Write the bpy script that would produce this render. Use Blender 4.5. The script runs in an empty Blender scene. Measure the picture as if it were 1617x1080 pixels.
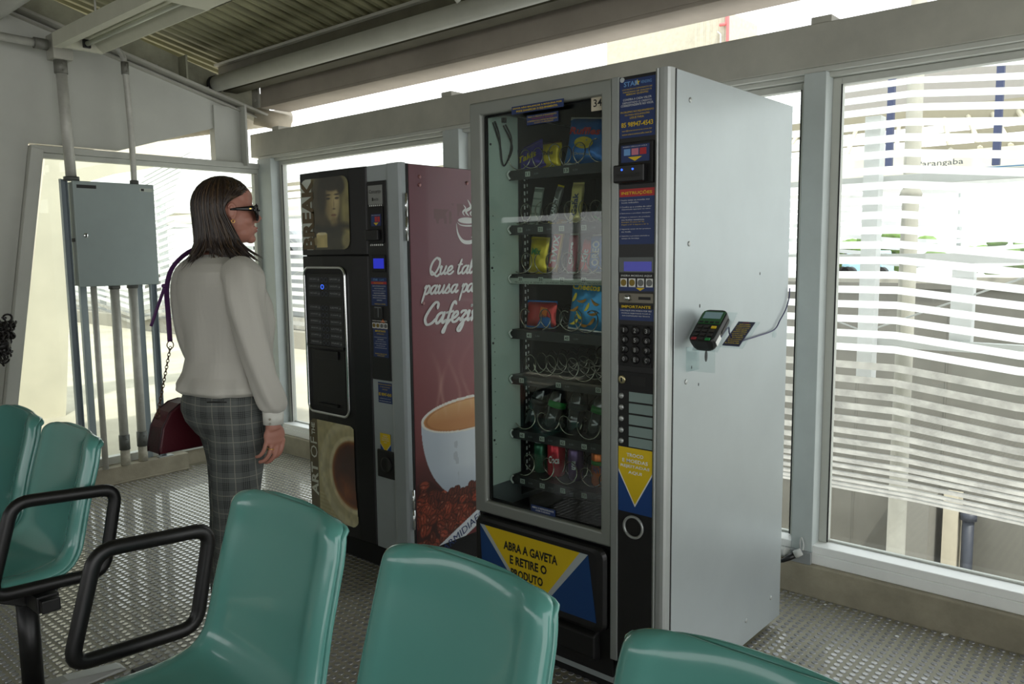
import bpy, math, random
import numpy as np
from mathutils import Vector, Matrix
random.seed(7)
C = bpy.context.scene.collection
SC = bpy.context.scene
# ------------------------------------------------------------------ camera
FPX = 1262.95
YAW, PITCH, ROLL = -0.7206, -0.1100, -0.0111
CAM = Vector((1.1086, -1.9390, 1.3463))
def cam_axes():
    cy, sy, cp, sp = math.cos(YAW), math.sin(YAW), math.cos(PITCH), math.sin(PITCH)
    f = Vector((sy*cp, cy*cp, sp)); r = Vector((cy, -sy, 0)); u = r.cross(f)
    cr, sr = math.cos(ROLL), math.sin(ROLL)
    return r*cr+u*sr, -r*sr+u*cr, f
RR, UU, FF = cam_axes()
cd = bpy.data.cameras.new('camera'); cam = bpy.data.objects.new('camera', cd); C.objects.link(cam)
cam.matrix_world = Matrix(((RR.x, UU.x, -FF.x, CAM.x), (RR.y, UU.y, -FF.y, CAM.y), (RR.z, UU.z, -FF.z, CAM.z), (0, 0, 0, 1)))
cd.sensor_width = 36; cd.lens = FPX*36/1617; cd.clip_start = .02; cd.clip_end = 500
SC.camera = cam
# ------------------------------------------------------------------ light
w = bpy.data.worlds.new('sky'); SC.world = w; w.use_nodes = True
nt = w.node_tree; bg = nt.nodes['Background']
tc = nt.nodes.new('ShaderNodeTexCoord'); sep = nt.nodes.new('ShaderNodeSeparateXYZ'); rp = nt.nodes.new('ShaderNodeValToRGB')
nt.links.new(tc.outputs['Generated'], sep.inputs[0]); nt.links.new(sep.outputs['Z'], rp.inputs[0])
rp.color_ramp.elements[0].position = 0.0; rp.color_ramp.elements[0].color = (.985, .98, .965, 1)
rp.color_ramp.elements[1].position = .8; rp.color_ramp.elements[1].color = (.90, .95, 1, 1)
nt.links.new(rp.outputs[0], bg.inputs[0]); bg.inputs[1].default_value = 2.3
sl = bpy.data.lights.new('sun', 'SUN'); sl.energy = 4.0; sl.angle = math.radians(2); sl.color = (1, .95, .86)
sun = bpy.data.objects.new('sun', sl); C.objects.link(sun)
sun.rotation_euler = Vector((-.5, .28, -1)).to_track_quat('-Z', 'Y').to_euler()
SC.view_settings.view_transform = 'Standard'; SC.view_settings.look = 'None'
SC.view_settings.exposure = 0.0; SC.view_settings.gamma = 1.0; SC.view_settings.use_curve_mapping = False

# ------------------------------------------------------------------ helpers
def at(ax, val, px, py):
    d = FF + RR*((px-808.5)/FPX) - UU*((py-540)/FPX)
    i = 'xyz'.index(ax); return CAM + d*((val-CAM[i])/d[i])
def FR(y, a, b):                       # rectangle on a plane facing -Y from two opposite corners
    p, q = at('y', y, *a), at('y', y, *b)
    return min(p.x, q.x), max(p.x, q.x), min(p.z, q.z), max(p.z, q.z)
def lin(c): c /= 255; return c/12.92 if c <= .04045 else ((c+.055)/1.055)**2.4
def rgb(r, g, b): return (lin(r), lin(g), lin(b), 1)
MATS = {}
def mat(name, c, rough=.5, metal=0, noise=0, nscale=8, bump=0, bscale=60, spec=.5, coat=0, emis=0, alpha=1, stretch=None):
    if name in MATS: return MATS[name]
    m = bpy.data.materials.new(name); m.use_nodes = True; MATS[name] = m
    n = m.node_tree.nodes; L = m.node_tree.links; b = n['Principled BSDF']
    col = rgb(*c)
    b.inputs['Base Color'].default_value = col; b.inputs['Roughness'].default_value = rough
    b.inputs['Metallic'].default_value = metal; b.inputs['Specular IOR Level'].default_value = spec
    b.inputs['Coat Weight'].default_value = coat; b.inputs['Coat Roughness'].default_value = .05
    b.inputs['Alpha'].default_value = alpha
    if emis: b.inputs['Emission Color'].default_value = col; b.inputs['Emission Strength'].default_value = emis
    tcn = n.new('ShaderNodeTexCoord'); mp = n.new('ShaderNodeMapping'); L.new(tcn.outputs['Object'], mp.inputs[0])
    if stretch: mp.inputs['Scale'].default_value = stretch
    nz = n.new('ShaderNodeTexNoise'); L.new(mp.outputs[0], nz.inputs['Vector']); nz.inputs['Scale'].default_value = nscale
    nz.inputs['Detail'].default_value = 6; nz.inputs['Roughness'].default_value = .6
    k = noise if noise else .04
    mx = n.new('ShaderNodeMix'); mx.data_type = 'RGBA'
    mx.inputs[6].default_value = tuple(max(0, v*(1-k)) for v in col[:3])+(1,)
    mx.inputs[7].default_value = tuple(min(1, v*(1+k)) for v in col[:3])+(1,)
    cr = n.new('ShaderNodeMapRange'); cr.inputs[1].default_value = .3; cr.inputs[2].default_value = .7
    L.new(nz.outputs[0], cr.inputs[0]); L.new(cr.outputs[0], mx.inputs[0]); L.new(mx.outputs[2], b.inputs['Base Color'])
    if bump:
        n2 = n.new('ShaderNodeTexNoise'); L.new(mp.outputs[0], n2.inputs['Vector']); n2.inputs['Scale'].default_value = bscale; n2.inputs['Detail'].default_value = 4
        bp = n.new('ShaderNodeBump'); bp.inputs['Strength'].default_value = bump; bp.inputs['Distance'].default_value = .002
        L.new(n2.outputs[0], bp.inputs['Height']); L.new(bp.outputs[0], b.inputs['Normal'])
    return m
def glass(name, tint=(.9, .95, .93), ior=1.5, dirt=0):
    if name in MATS: return MATS[name]
    m = bpy.data.materials.new(name); m.use_nodes = True; MATS[name] = m
    n = m.node_tree.nodes; L = m.node_tree.links; n.remove(n['Principled BSDF']); o = n['Material Output']
    t = n.new('ShaderNodeBsdfTransparent'); t.inputs[0].default_value = tint+(1,)
    g = n.new('ShaderNodeBsdfGlossy'); g.inputs['Roughness'].default_value = .0
    lw = n.new('ShaderNodeLayerWeight'); lw.inputs[0].default_value = .5
    pw = n.new('ShaderNodeMath'); pw.operation = 'POWER'; pw.inputs[1].default_value = 4.5; L.new(lw.outputs['Facing'], pw.inputs[0])
    f0 = ((ior-1)/(ior+1))**2
    fr = n.new('ShaderNodeMath'); fr.operation = 'MULTIPLY_ADD'; fr.inputs[1].default_value = .8; fr.inputs[2].default_value = f0; L.new(pw.outputs[0], fr.inputs[0])
    mx = n.new('ShaderNodeMixShader'); L.new(fr.outputs[0], mx.inputs[0]); L.new(t.outputs[0], mx.inputs[1]); L.new(g.outputs[0], mx.inputs[2])
    if dirt:
        nz = n.new('ShaderNodeTexNoise'); tcn = n.new('ShaderNodeTexCoord'); L.new(tcn.outputs['Object'], nz.inputs['Vector']); nz.inputs['Scale'].default_value = 3; nz.inputs['Detail'].default_value = 8
        mr = n.new('ShaderNodeMapRange'); mr.inputs[1].default_value = .35; mr.inputs[2].default_value = .75; mr.inputs[3].default_value = dirt*.4; mr.inputs[4].default_value = dirt*1.6
        L.new(nz.outputs[0], mr.inputs[0])
        d = n.new('ShaderNodeBsdfDiffuse'); d.inputs[0].default_value = (.7, .7, .65, 1)
        m2 = n.new('ShaderNodeMixShader'); L.new(mr.outputs[0], m2.inputs[0]); L.new(mx.outputs[0], m2.inputs[1]); L.new(d.outputs[0], m2.inputs[2]); L.new(m2.outputs[0], o.inputs[0])
    else: L.new(mx.outputs[0], o.inputs[0])
    return m
def vcol_mat(name, rough=.4, coat=0):
    if name in MATS: return MATS[name]
    m = bpy.data.materials.new(name); m.use_nodes = True; MATS[name] = m
    n = m.node_tree.nodes; b = n['Principled BSDF']; b.inputs['Roughness'].default_value = rough; b.inputs['Coat Weight'].default_value = coat
    a = n.new('ShaderNodeAttribute'); a.attribute_name = 'print'; m.node_tree.links.new(a.outputs['Color'], b.inputs['Base Color'])
    return m
_tc = {}
def text_geo(s, bold=0, shear=0):
    k = (s, bold, shear)
    if k in _tc: return _tc[k]
    cu = bpy.data.curves.new('t', 'FONT'); cu.body = s; cu.resolution_u = 2; cu.offset = bold; cu.shear = shear
    o = bpy.data.objects.new('t', cu); C.objects.link(o)
    me = bpy.data.meshes.new_from_object(o.evaluated_get(bpy.context.evaluated_depsgraph_get()))
    V = np.array([v.co[:] for v in me.vertices]).reshape(-1, 3); F = [tuple(p.vertices) for p in me.polygons]
    bpy.data.objects.remove(o); bpy.data.curves.remove(cu); bpy.data.meshes.remove(me)
    if len(V):
        mn, mxx = V.min(0), V.max(0); V = (V-mn)/np.maximum(mxx-mn, 1e-6)
    _tc[k] = (V, F); return _tc[k]
XF = (Vector((1, 0, 0)), Vector((0, 0, 1)), Vector((0, -1, 0)))     # front basis u, v, n
XS = (Vector((0, 1, 0)), Vector((0, 0, 1)), Vector((1, 0, 0)))      # side basis facing +X
def rrect(w, h, r, n=5):
    P = []
    for cx, cy, a0 in ((w/2-r, h/2-r, 0), (-w/2+r, h/2-r, 90), (-w/2+r, -h/2+r, 180), (w/2-r, -h/2+r, 270)):
        for k in range(n+1):
            a = math.radians(a0+90*k/n); P.append((cx+r*math.cos(a), cy+r*math.sin(a)))
    return P
def catmull(P, n=6, closed=False):
    P = [Vector(p) for p in P]; out = []
    m = len(P)
    for i in range(m if closed else m-1):
        if closed: a, b, c, d = P[i-1], P[i], P[(i+1) % m], P[(i+2) % m]
        else: a, b, c, d = P[max(i-1, 0)], P[i], P[i+1], P[min(i+2, m-1)]
        for k in range(n):
            t = k/n; out.append(.5*((2*b)+(c-a)*t+(2*a-5*b+4*c-d)*t*t+(-a+3*b-3*c+d)*t**3))
    if not closed: out.append(P[-1])
    return out
class MB:
    def __init__(s): s.v = []; s.f = []; s.m = []; s.s = []; s.uv = {}
    def add(s, V, F, m=0, sm=False, uv=None):
        b = len(s.v); s.v += [tuple(p) for p in V]
        for f in F: s.f.append(tuple(b+i for i in f)); s.m.append(m); s.s.append(sm)
        if uv is not None:
            for i, t in enumerate(uv): s.uv[b+i] = t
        return s
    def box(s, x0, x1, y0, y1, z0, z1, m=0):
        V = [(x, y, z) for x in (x0, x1) for y in (y0, y1) for z in (z0, z1)]
        return s.add(V, [(0, 1, 3, 2), (4, 6, 7, 5), (0, 4, 5, 1), (2, 3, 7, 6), (0, 2, 6, 4), (1, 5, 7, 3)], m)
    def obox(s, c, ax, ay, az, hx, hy, hz, m=0):      # oriented box
        c = Vector(c); V = [c+ax*(hx*i)+ay*(hy*j)+az*(hz*k) for i in (-1, 1) for j in (-1, 1) for k in (-1, 1)]
        return s.add(V, [(0, 1, 3, 2), (4, 6, 7, 5), (0, 4, 5, 1), (2, 3, 7, 6), (0, 2, 6, 4), (1, 5, 7, 3)], m)
    def loft(s, R, m=0, sm=True, caps=True, closed=False, uv=None):
        n = len(R[0]); V = [p for r in R for p in r]; F = []
        k = len(R)
        for i in range(k if closed else k-1):
            a, b = i*n, ((i+1) % k)*n
            for j in range(n): F.append((a+j, a+(j+1) % n, b+(j+1) % n, b+j))
        s.add(V, F, m, sm, uv)
        if caps and not closed:
            b0 = len(s.v)-len(V)
            s.f.append(tuple(b0+j for j in range(n))[::-1]); s.m.append(m); s.s.append(False)
            s.f.append(tuple(b0+(k-1)*n+j for j in range(n))); s.m.append(m); s.s.append(False)
        return s
    def tube(s, P, r, n=10, m=0, closed=False, caps=True, flat=None, sm=True, up=None):
        P = [Vector(p) for p in P]; k = len(P); rr = r if hasattr(r, '__len__') else [r]*k
        T = []
        for i in range(k):
            a = P[(i-1) % k] if closed or i > 0 else P[i]; b = P[(i+1) % k] if closed or i < k-1 else P[i]
            t = (b-a); T.append(t.normalized() if t.length > 1e-9 else Vector((0, 0, 1)))
        ref = Vector(up) if up else (Vector((0, 0, 1)) if abs(T[0].z) < .9 else Vector((1, 0, 0)))
        N = (ref-T[0]*ref.dot(T[0])).normalized(); R = []
        for i in range(k):
            N = N-T[i]*N.dot(T[i])
            if up: N = ref-T[i]*ref.dot(T[i])
            N = N.normalized() if N.length > 1e-9 else T[i].orthogonal().normalized()
            B = T[i].cross(N); fa = flat or (1, 1)
            R.append([P[i]+N*(rr[i]*fa[0]*math.cos(2*math.pi*j/n))+B*(rr[i]*fa[1]*math.sin(2*math.pi*j/n)) for j in range(n)])
        return s.loft(R, m, sm, caps, closed)
    def cyl(s, a, b, r, n=16, m=0, r2=None): return s.tube([a, b], [r, r2 if r2 is not None else r], n, m)
    def ell(s, c, r, nu=20, nv=12, m=0, rot=None):
        c = Vector(c); V = []; F = []
        for i in range(nv+1):
            th = math.pi*i/nv
            for j in range(nu):
                ph = 2*math.pi*j/nu
                p = Vector((r[0]*math.sin(th)*math.cos(ph), r[1]*math.sin(th)*math.sin(ph), r[2]*math.cos(th)))
                if rot: p = rot @ p
                V.append(c+p)
        for i in range(nv):
            for j in range(nu): F.append((i*nu+j, (i+1)*nu+j, (i+1)*nu+(j+1) % nu, i*nu+(j+1) % nu))
        return s.add(V, F, m, True)
    def lathe(s, prof, c, n=24, m=0, sm=True, basis=None):
        c = Vector(c); u, v, ax = basis or (Vector((1, 0, 0)), Vector((0, 1, 0)), Vector((0, 0, 1)))
        return s.loft([[c+u*(r*math.cos(2*math.pi*j/n))+v*(r*math.sin(2*math.pi*j/n))+ax*h for j in range(n)] for r, h in prof], m, sm)
    def prism(s, P2, O, B, t, m=0, t0=0):
        u, v, n = B; O = Vector(O); k = len(P2)
        V = [O+u*p[0]+v*p[1]+n*t0 for p in P2]+[O+u*p[0]+v*p[1]+n*(t0+t) for p in P2]
        F = [tuple(range(k))[::-1], tuple(range(k, 2*k))]+[(i, (i+1) % k, k+(i+1) % k, k+i) for i in range(k)]
        return s.add(V, F, m)
    def frame2(s, outer, inner, O, B, t, m=0, t0=0):       # ring between two polygons of equal count
        u, v, n = B; O = Vector(O); k = len(outer)
        V = []
        for h in (t0, t0+t):
            for P2 in (outer, inner): V += [O+u*p[0]+v*p[1]+n*h for p in P2]
        F = []
        for i in range(k):
            j = (i+1) % k
            F += [(i, k+i, k+j, j), (2*k+i, 2*k+j, 3*k+j, 3*k+i), (i, j, 2*k+j, 2*k+i), (k+i, 3*k+i, 3*k+j, k+j)]
        return s.add(V, F, m)
    def text(s, st, O, B, w, h, m=0, eps=.0006, bold=0, shear=0):   # centred at O, fitted to w x h
        V, F = text_geo(st, bold, shear)
        if not len(V): return s
        u, v, n = B; O = Vector(O)
        return s.add([O+u*((p[0]-.5)*w)+v*((p[1]-.5)*h)+n*eps for p in V], F, m)
    def build(s, name, mats, parent=None, bev=0, origin=None, seg=2, sub=0):
        me = bpy.data.meshes.new(name)
        if parent is not None:
            off = Vector(parent.location); q = parent.parent
            while q: off += Vector(q.location); q = q.parent
        elif origin is not None: off = Vector(origin)
        else:
            A = np.array(s.v); lo, hi = A.min(0), A.max(0); off = Vector(((lo[0]+hi[0])/2, (lo[1]+hi[1])/2, lo[2]))
        A = np.array(s.v, dtype=float)-np.array(off[:])
        me.from_pydata(A.tolist(), [], s.f)
        mats = mats if isinstance(mats, (list, tuple)) else [mats]
        for m_ in mats: me.materials.append(m_)
        me.polygons.foreach_set('material_index', s.m); me.polygons.foreach_set('use_smooth', s.s)
        if s.uv:
            L = me.uv_layers.new(name='UVMap'); vi = np.zeros(len(me.loops), dtype=np.int32); me.loops.foreach_get('vertex_index', vi)
            tab = np.zeros((len(s.v), 2))
            for i, t in s.uv.items(): tab[i] = t
            L.data.foreach_set('uv', tab[vi].ravel())
        me.update(); me.validate()
        o = bpy.data.objects.new(name, me); C.objects.link(o)
        if parent is not None: o.parent = parent
        else: o.location = off
        if bev:
            b = o.modifiers.new('bevel', 'BEVEL'); b.width = bev; b.segments = seg; b.limit_method = 'ANGLE'; b.angle_limit = math.radians(40); b.harden_normals = False
        if sub:
            b = o.modifiers.new('sub', 'SUBSURF'); b.levels = b.render_levels = sub
        return o
def paint(mb_parent, name, O, B, w, h, nx, ny, fn, matl, mask=None, parent=None, origin=None):
    """printed picture: grid of coloured cells lying on a flat surface; fn(U,V)->rgb array (sRGB 0..255)"""
    u, v, n = B; O = Vector(O)
    us = np.linspace(0, 1, nx+1); vs = np.linspace(0, 1, ny+1); U, V = np.meshgrid(us, vs)
    P = np.array(O[:])+U[..., None]*np.array(u[:])*w+V[..., None]*np.array(v[:])*h
    P = P.reshape(-1, 3)
    idx = np.arange((nx+1)*(ny+1)).reshape(ny+1, nx+1)
    q = np.stack([idx[:-1, :-1], idx[:-1, 1:], idx[1:, 1:], idx[1:, :-1]], -1).reshape(-1, 4)
    if mask is not None:
        uc = (U[:-1, :-1]+U[1:, 1:])/2; vc = (V[:-1, :-1]+V[1:, 1:])/2; q = q[mask(uc, vc).ravel()]
    col = np.clip(fn(U, V), 0, 255)/255.; col = np.where(col <= .04045, col/12.92, ((col+.055)/1.055)**2.4)
    off = Vector(parent.location) if parent is not None else Vector(origin)
    me = bpy.data.meshes.new(name); me.from_pydata((P-np.array(off[:])).tolist(), [], q.tolist())
    ca = me.color_attributes.new('print', 'FLOAT_COLOR', 'POINT')
    buf = np.ones((P.shape[0], 4)); buf[:, :3] = col.reshape(-1, 3); ca.data.foreach_set('color', buf.ravel())
    me.materials.append(matl); me.update()
    o = bpy.data.objects.new(name, me); C.objects.link(o)
    if parent is not None: o.parent = parent
    else: o.location = off
    return o
def vnoise(U, V, s, seed=0):
    rs = np.random.RandomState(seed); g = rs.rand(64, 64)
    x = U*s % 63; y = V*s % 63; i = x.astype(int); j = y.astype(int); a = x-i; b = y-j
    a = a*a*(3-2*a); b = b*b*(3-2*b)
    return (g[j, i]*(1-a)+g[j, i+1]*a)*(1-b)+(g[j+1, i]*(1-a)+g[j+1, i+1]*a)*b
def tag(o, label, cat, group=None, kind=None):
    o['label'] = label; o['category'] = cat
    if group: o['group'] = group
    if kind: o['kind'] = kind
    return o
def struct(o): o['kind'] = 'structure'; return o
def empty(name, loc, label=None, cat=None, group=None):
    o = bpy.data.objects.new(name, None); C.objects.link(o); o.location = loc; o.empty_display_size = .05
    if label: tag(o, label, cat, group)
    return o
def copy_tree(o, parent=None):
    c = o.copy(); C.objects.link(c)
    if parent is not None: c.parent = parent
    for ch in [k for k in C.objects if k.parent == o]: copy_tree(ch, c)
    return c
V3 = Vector

# ------------------------------------------------------------------ materials
WHITE = mat('white_painted_steel', (188, 190, 182), .45, noise=.06, nscale=3)
WHITED = mat('weathered_white_paint', (172, 171, 160), .6, noise=.12, nscale=5, bump=.2)
ALU = mat('satin_aluminium', (176, 180, 178), .38, .55, noise=.05)
GREYM = mat('grey_metal_sheet', (196, 203, 204), .42, .35, noise=.05, nscale=4)
GALV = mat('galvanised_pipe', (186, 186, 178), .45, .25, noise=.12, nscale=20)
BLACK = mat('black_plastic', (17, 17, 18), .38, noise=.1)
BLACKM = mat('matt_black_plastic', (14, 14, 15), .6)
DARK = mat('dark_interior', (40, 40, 42), .6)
CHROME = mat('chrome', (225, 228, 228), .12, 1)
STEELW = mat('spiral_wire', (190, 185, 170), .25, 1)
CONC = mat('concrete_kerb', (150, 143, 124), .85, noise=.22, nscale=7, bump=.5, bscale=90)
CONCO = mat('outdoor_concrete', (150, 146, 134), .9, noise=.12, nscale=1.2, bump=.3)
YEL = mat('yellow_print', (222, 190, 20), .45); BLU = mat('blue_print', (22, 66, 130), .45)
NAVY = mat('navy_print', (30, 52, 104), .45); WHT = mat('white_print', (228, 230, 228), .5)
REDP = mat('red_print', (180, 40, 45), .45); BLKP = mat('black_print', (18, 18, 16), .5); GRYP = mat('grey_print', (125, 130, 132), .5)
ORG = mat('orange_print', (230, 120, 30), .4); GRN = mat('green_print', (40, 130, 60), .4)
PRINT = vcol_mat('glossy_print', .3, .9); PRINTM = vcol_mat('satin_print', .5, .0)
LCD = mat('blue_lcd', (40, 50, 200), .3, emis=.55)
PANE = glass('window_glass', (.96, .98, .975), 1.45, .012)
PANEL_ = glass('dusty_side_glass', (.93, .96, .94), 1.45, .04)
MGLASS = glass('vending_glass', (.90, .95, .93), 1.5)
ACRYL = glass('clear_acrylic', (.93, .96, .96), 1.4)
# ================================================================== SETTING
# ---- floor with round rubber studs
def floor():
    x0, x1, y0, y1 = -3.93, 4.5, -5.0, 1.08
    p = .03; V = [(x0, y0, 0), (x1, y0, 0), (x1, y1, 0), (x0, y1, 0)]; F = [(0, 1, 2, 3)]
    mb = MB(); mb.add(V, F)
    xs = np.arange(.441-p*143, 2.2, p); ys = np.arange(.704-p*112, 1.075, p)
    xs = xs[xs > -3.79]; n = 10; a = np.arange(n)*2*math.pi/n
    X, Y = np.meshgrid(xs, ys); X = X.ravel(); Y = Y.ravel()
    # leave out what lies under the machines and far from the picture
    keep = ~((X > -.74) & (X < -.01) & (Y > .02) & (Y < .77)) & ~((X > -1.96) & (X < -1.29) & (Y > .2) & (Y < .92)) & ~((X < -3.74) & (Y < .47)) & ~((X < -3.74) & (Y > -2.2) & (Y < .47))
    X = X[keep]; Y = Y[keep]; k = len(X)
    lo = np.stack([X[:, None]+.0105*np.cos(a), Y[:, None]+.0105*np.sin(a), np.full((k, n), .0002)], -1)
    hi = np.stack([X[:, None]+.0094*np.cos(a), Y[:, None]+.0094*np.sin(a), np.full((k, n), .0022)], -1)
    Vv = np.concatenate([lo, hi], 1).reshape(-1, 3); base = np.arange(k)*2*n+4
    j = np.arange(n); jn = (j+1) % n
    side = (base[:, None, None]+np.stack([j, jn, n+jn, n+j], -1)[None]).reshape(-1, 4)
    top = base[:, None]+n+j[None]
    me = bpy.data.meshes.new('floor')
    me.from_pydata(np.concatenate([np.array(V, float), Vv]).tolist(), [], F+side.tolist()+top.tolist())
    m = mat('rubber_stud_flooring', (138, 134, 114), .5, noise=.18, nscale=2.5, bump=.12, bscale=200)
    me.materials.append(m); me.materials.append(mat('rubber_stud_tops', (130, 130, 131), .2, noise=.12, nscale=3, coat=1.0))
    mi = np.ones(len(me.polygons), dtype=np.int32); mi[0] = 0; me.polygons.foreach_set('material_index', mi); me.update()
    o = bpy.data.objects.new('floor', me); C.objects.link(o); return struct(o)
floor()
W = 1.1045
# ---- kerbs
mb = MB(); mb.box(-3.86, 4.5, 1.08, 1.30, -.3, .123); struct(mb.build('baseboard_right', CONC, bev=.006))
mb = MB(); mb.box(-4.0, -3.86, -.75, 1.30, -.3, .095); struct(mb.build('baseboard_left', CONC, bev=.006))
mb = MB(); mb.box(-3.86, -3.755, -2.2, .455, 0, .105); mb.box(-3.7551, -3.745, -2.2, .455, 0, .012)
struct(mb.build('trim_1', CONC, bev=.005))
# ---- window wall: sheet-steel header beam, mullions, panes
def window_wall():
    hb = MB(); hb.box(-3.93, 4.5, W-.005, W+.12, 2.02, 2.175); struct(hb.build('wall_right', WHITED, bev=.004))
    t = MB()      # stepped head rail below the header
    t.box(-3.86, 4.5, W+.005, W+.115, 2.002, 2.0201); t.box(-3.86, 4.5, W+.03, W+.112, 1.985, 2.0021)
    struct(t.build('trim_2', WHITE, bev=.002))
    s = MB(); s.box(-3.86, 4.5, W+.0, W+.10, .1231, .165); s.box(-3.86, 4.5, W+.006, W+.125, .1651, .196)
    struct(s.build('trim_3', mat('sill_white', (240, 241, 238), .35), bev=.003))
    panes = [(-3.70, -2.04), (-1.94+.02, -.095), (-.011, 2.0), (2.08, 4.4)]
    for i, (a, b) in enumerate(panes):
        f = MB(); y0, y1 = W+.065, W+.105
        f.box(a, a+.032, y0, y1, .197, 1.984); f.box(b-.032, b, y0, y1, .197, 1.984)
        f.box(a+.032, b-.032, y0+.02, y1, .197, .204); f.box(a+.032, b-.032, y0, y1, 1.958, 1.984)
        fo = struct(f.build('window_%d' % (i+1), WHITE, bev=.002))
        g = MB(); g.box(a+.03, b-.03, W+.090, W+.095, .203, 1.97); g.build('pane', PANE, fo)
        k = MB()
        for x in (a+.032, b-.036): k.box(x, x+.004, y0-.001, y0+.004, .2, 1.958)
        k.build('gasket', BLACKM, fo)
    m = MB()
    for a, b in ((-3.86, -3.70), (-2.04, -1.92), (-.095, -.011), (2.0, 2.08)): m.box(a, b, W-.002, W+.115, .166, 2.0015)
    struct(m.build('trim_4', mat('mullion_paint', (182, 190, 188), .5, noise=.05), bev=.003))
    for i, x in enumerate((-3.62, -2.0, -.03, 1.6)):
        b = MB(); b.box(x-.045, x+.03, W+.0, W+.11, 2.1755, 2.2); struct(b.build('trim_%d' % (5+i), WHITED, bev=.002))
window_wall()
# ---- left wall: portal frame plate, slanted window frame, pane
def left_wall():
    X = -3.86
    B = (V3((0, 1, 0)), V3((0, 0, 1)), V3((1, 0, 0)))
    def fl(y): return 2.334+.262*(.985-y)
    P = [(.965, fl(.965)), (.965, 2.19), (.83, 2.19), (.19, 1.985), (-.30, 1.985), (-.62, .0), (-3.6, 0), (-3.6, fl(-3.6))]
    P2 = [(y, z) for y, z in P]
    m = MB(); m.prism(P2, (X-.06, 0, 0), B, .05); struct(m.build('wall_left', WHITE, bev=.002))
    m = MB()     # end post of the plate above the kerb line
    m.box(X-.06, X+.005, .80, .985, 1.95, 2.33); m.box(X-.07, X+.07, .985, 1.0, 1.95, 2.345)
    struct(m.build('trim_9', WHITE, bev=.002))
    m = MB()     # flange of the portal beam, follows the roof
    for a, b, z in ((-5, 1.26, 0),):
        c0 = V3((X-.02, a, fl(a)+.012)); c1 = V3((X-.02, b, fl(b)+.012)); d = (c1-c0); n = d.normalized(); up = V3((1, 0, 0)).cross(n)
        m.obox((c0+c1)/2, V3((1, 0, 0)), n, up, .085, d.length/2, .008)
        m.obox((c0+c1)/2+V3((.0, 0, -.035)), V3((1, 0, 0)), n, up, .045, d.length/2, .004)
    struct(m.build('trim_10', WHITED, bev=.001))
    m = MB()     # web strip and stiffeners between flange and roof
    P = [(-5, fl(-5)+.02), (1.24, fl(1.24)+.02), (1.24, fl(1.24)+.17), (-5, fl(-5)+.17)]
    m.prism(P, (X-.05, 0, 0), B, .012)
    for y in (.60, -.6, -1.8): m.box(X-.05, X+.06, y, y+.012, fl(y)+.02, fl(y)+.165)
    struct(m.build('trim_11', mat('grimy_cream_paint', (158, 158, 138), .7, noise=.25, nscale=6), bev=.001))
    # bolts on the flange
    m = MB()
    for y in (.35, .42, .75, .82, 1.05): m.cyl((X+.035, y, fl(y)+.018), (X+.035, y, fl(y)+.034), .012, 6)
    struct(m.build('trim_12', WHITED))
    # slanted frame + top rail
    m = MB()
    a = V3((X, -.305, 1.955)); b = V3((X, -.62, .0)); d = (b-a).normalized(); s = V3((1, 0, 0)).cross(d)
    m.obox((a+b)/2+V3((.0, .035, 0)), V3((1, 0, 0)), d, s, .035, (b-a).length/2, .032)
    m.box(X-.03, X+.03, -.30, 1.10, 1.935, 1.972); m.box(X-.03, X+.015, -.25, 1.10, 1.905, 1.9345)
    m.box(X-.04, X+.02, -.50, 1.10, .0955, .15); m.box(X-.03, X+.01, 1.07, 1.10, .1501, 1.9045)
    fo = struct(m.build('window_5', WHITE, bev=.003))
    g = MB(); g.prism([(-.22, 1.91), (1.08, 1.91), (1.08, .14), (-.53, .14)], (X-.012, 0, 0), B, .006); g.build('pane', PANEL_, fo)
    # brace tube behind the plate
    m = MB(); m.tube([(X-.25, -.2, 1.99), (X-.2, 1.5, 2.36)], .055, 18); m.tube([(X-.03, 1.12, 2.3), (X+.1, 1.32, 2.25)], .06, 18)
    struct(m.build('trim_13', mat('cream_tube_paint', (176, 168, 150), .6, noise=.2)))
left_wall()
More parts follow.
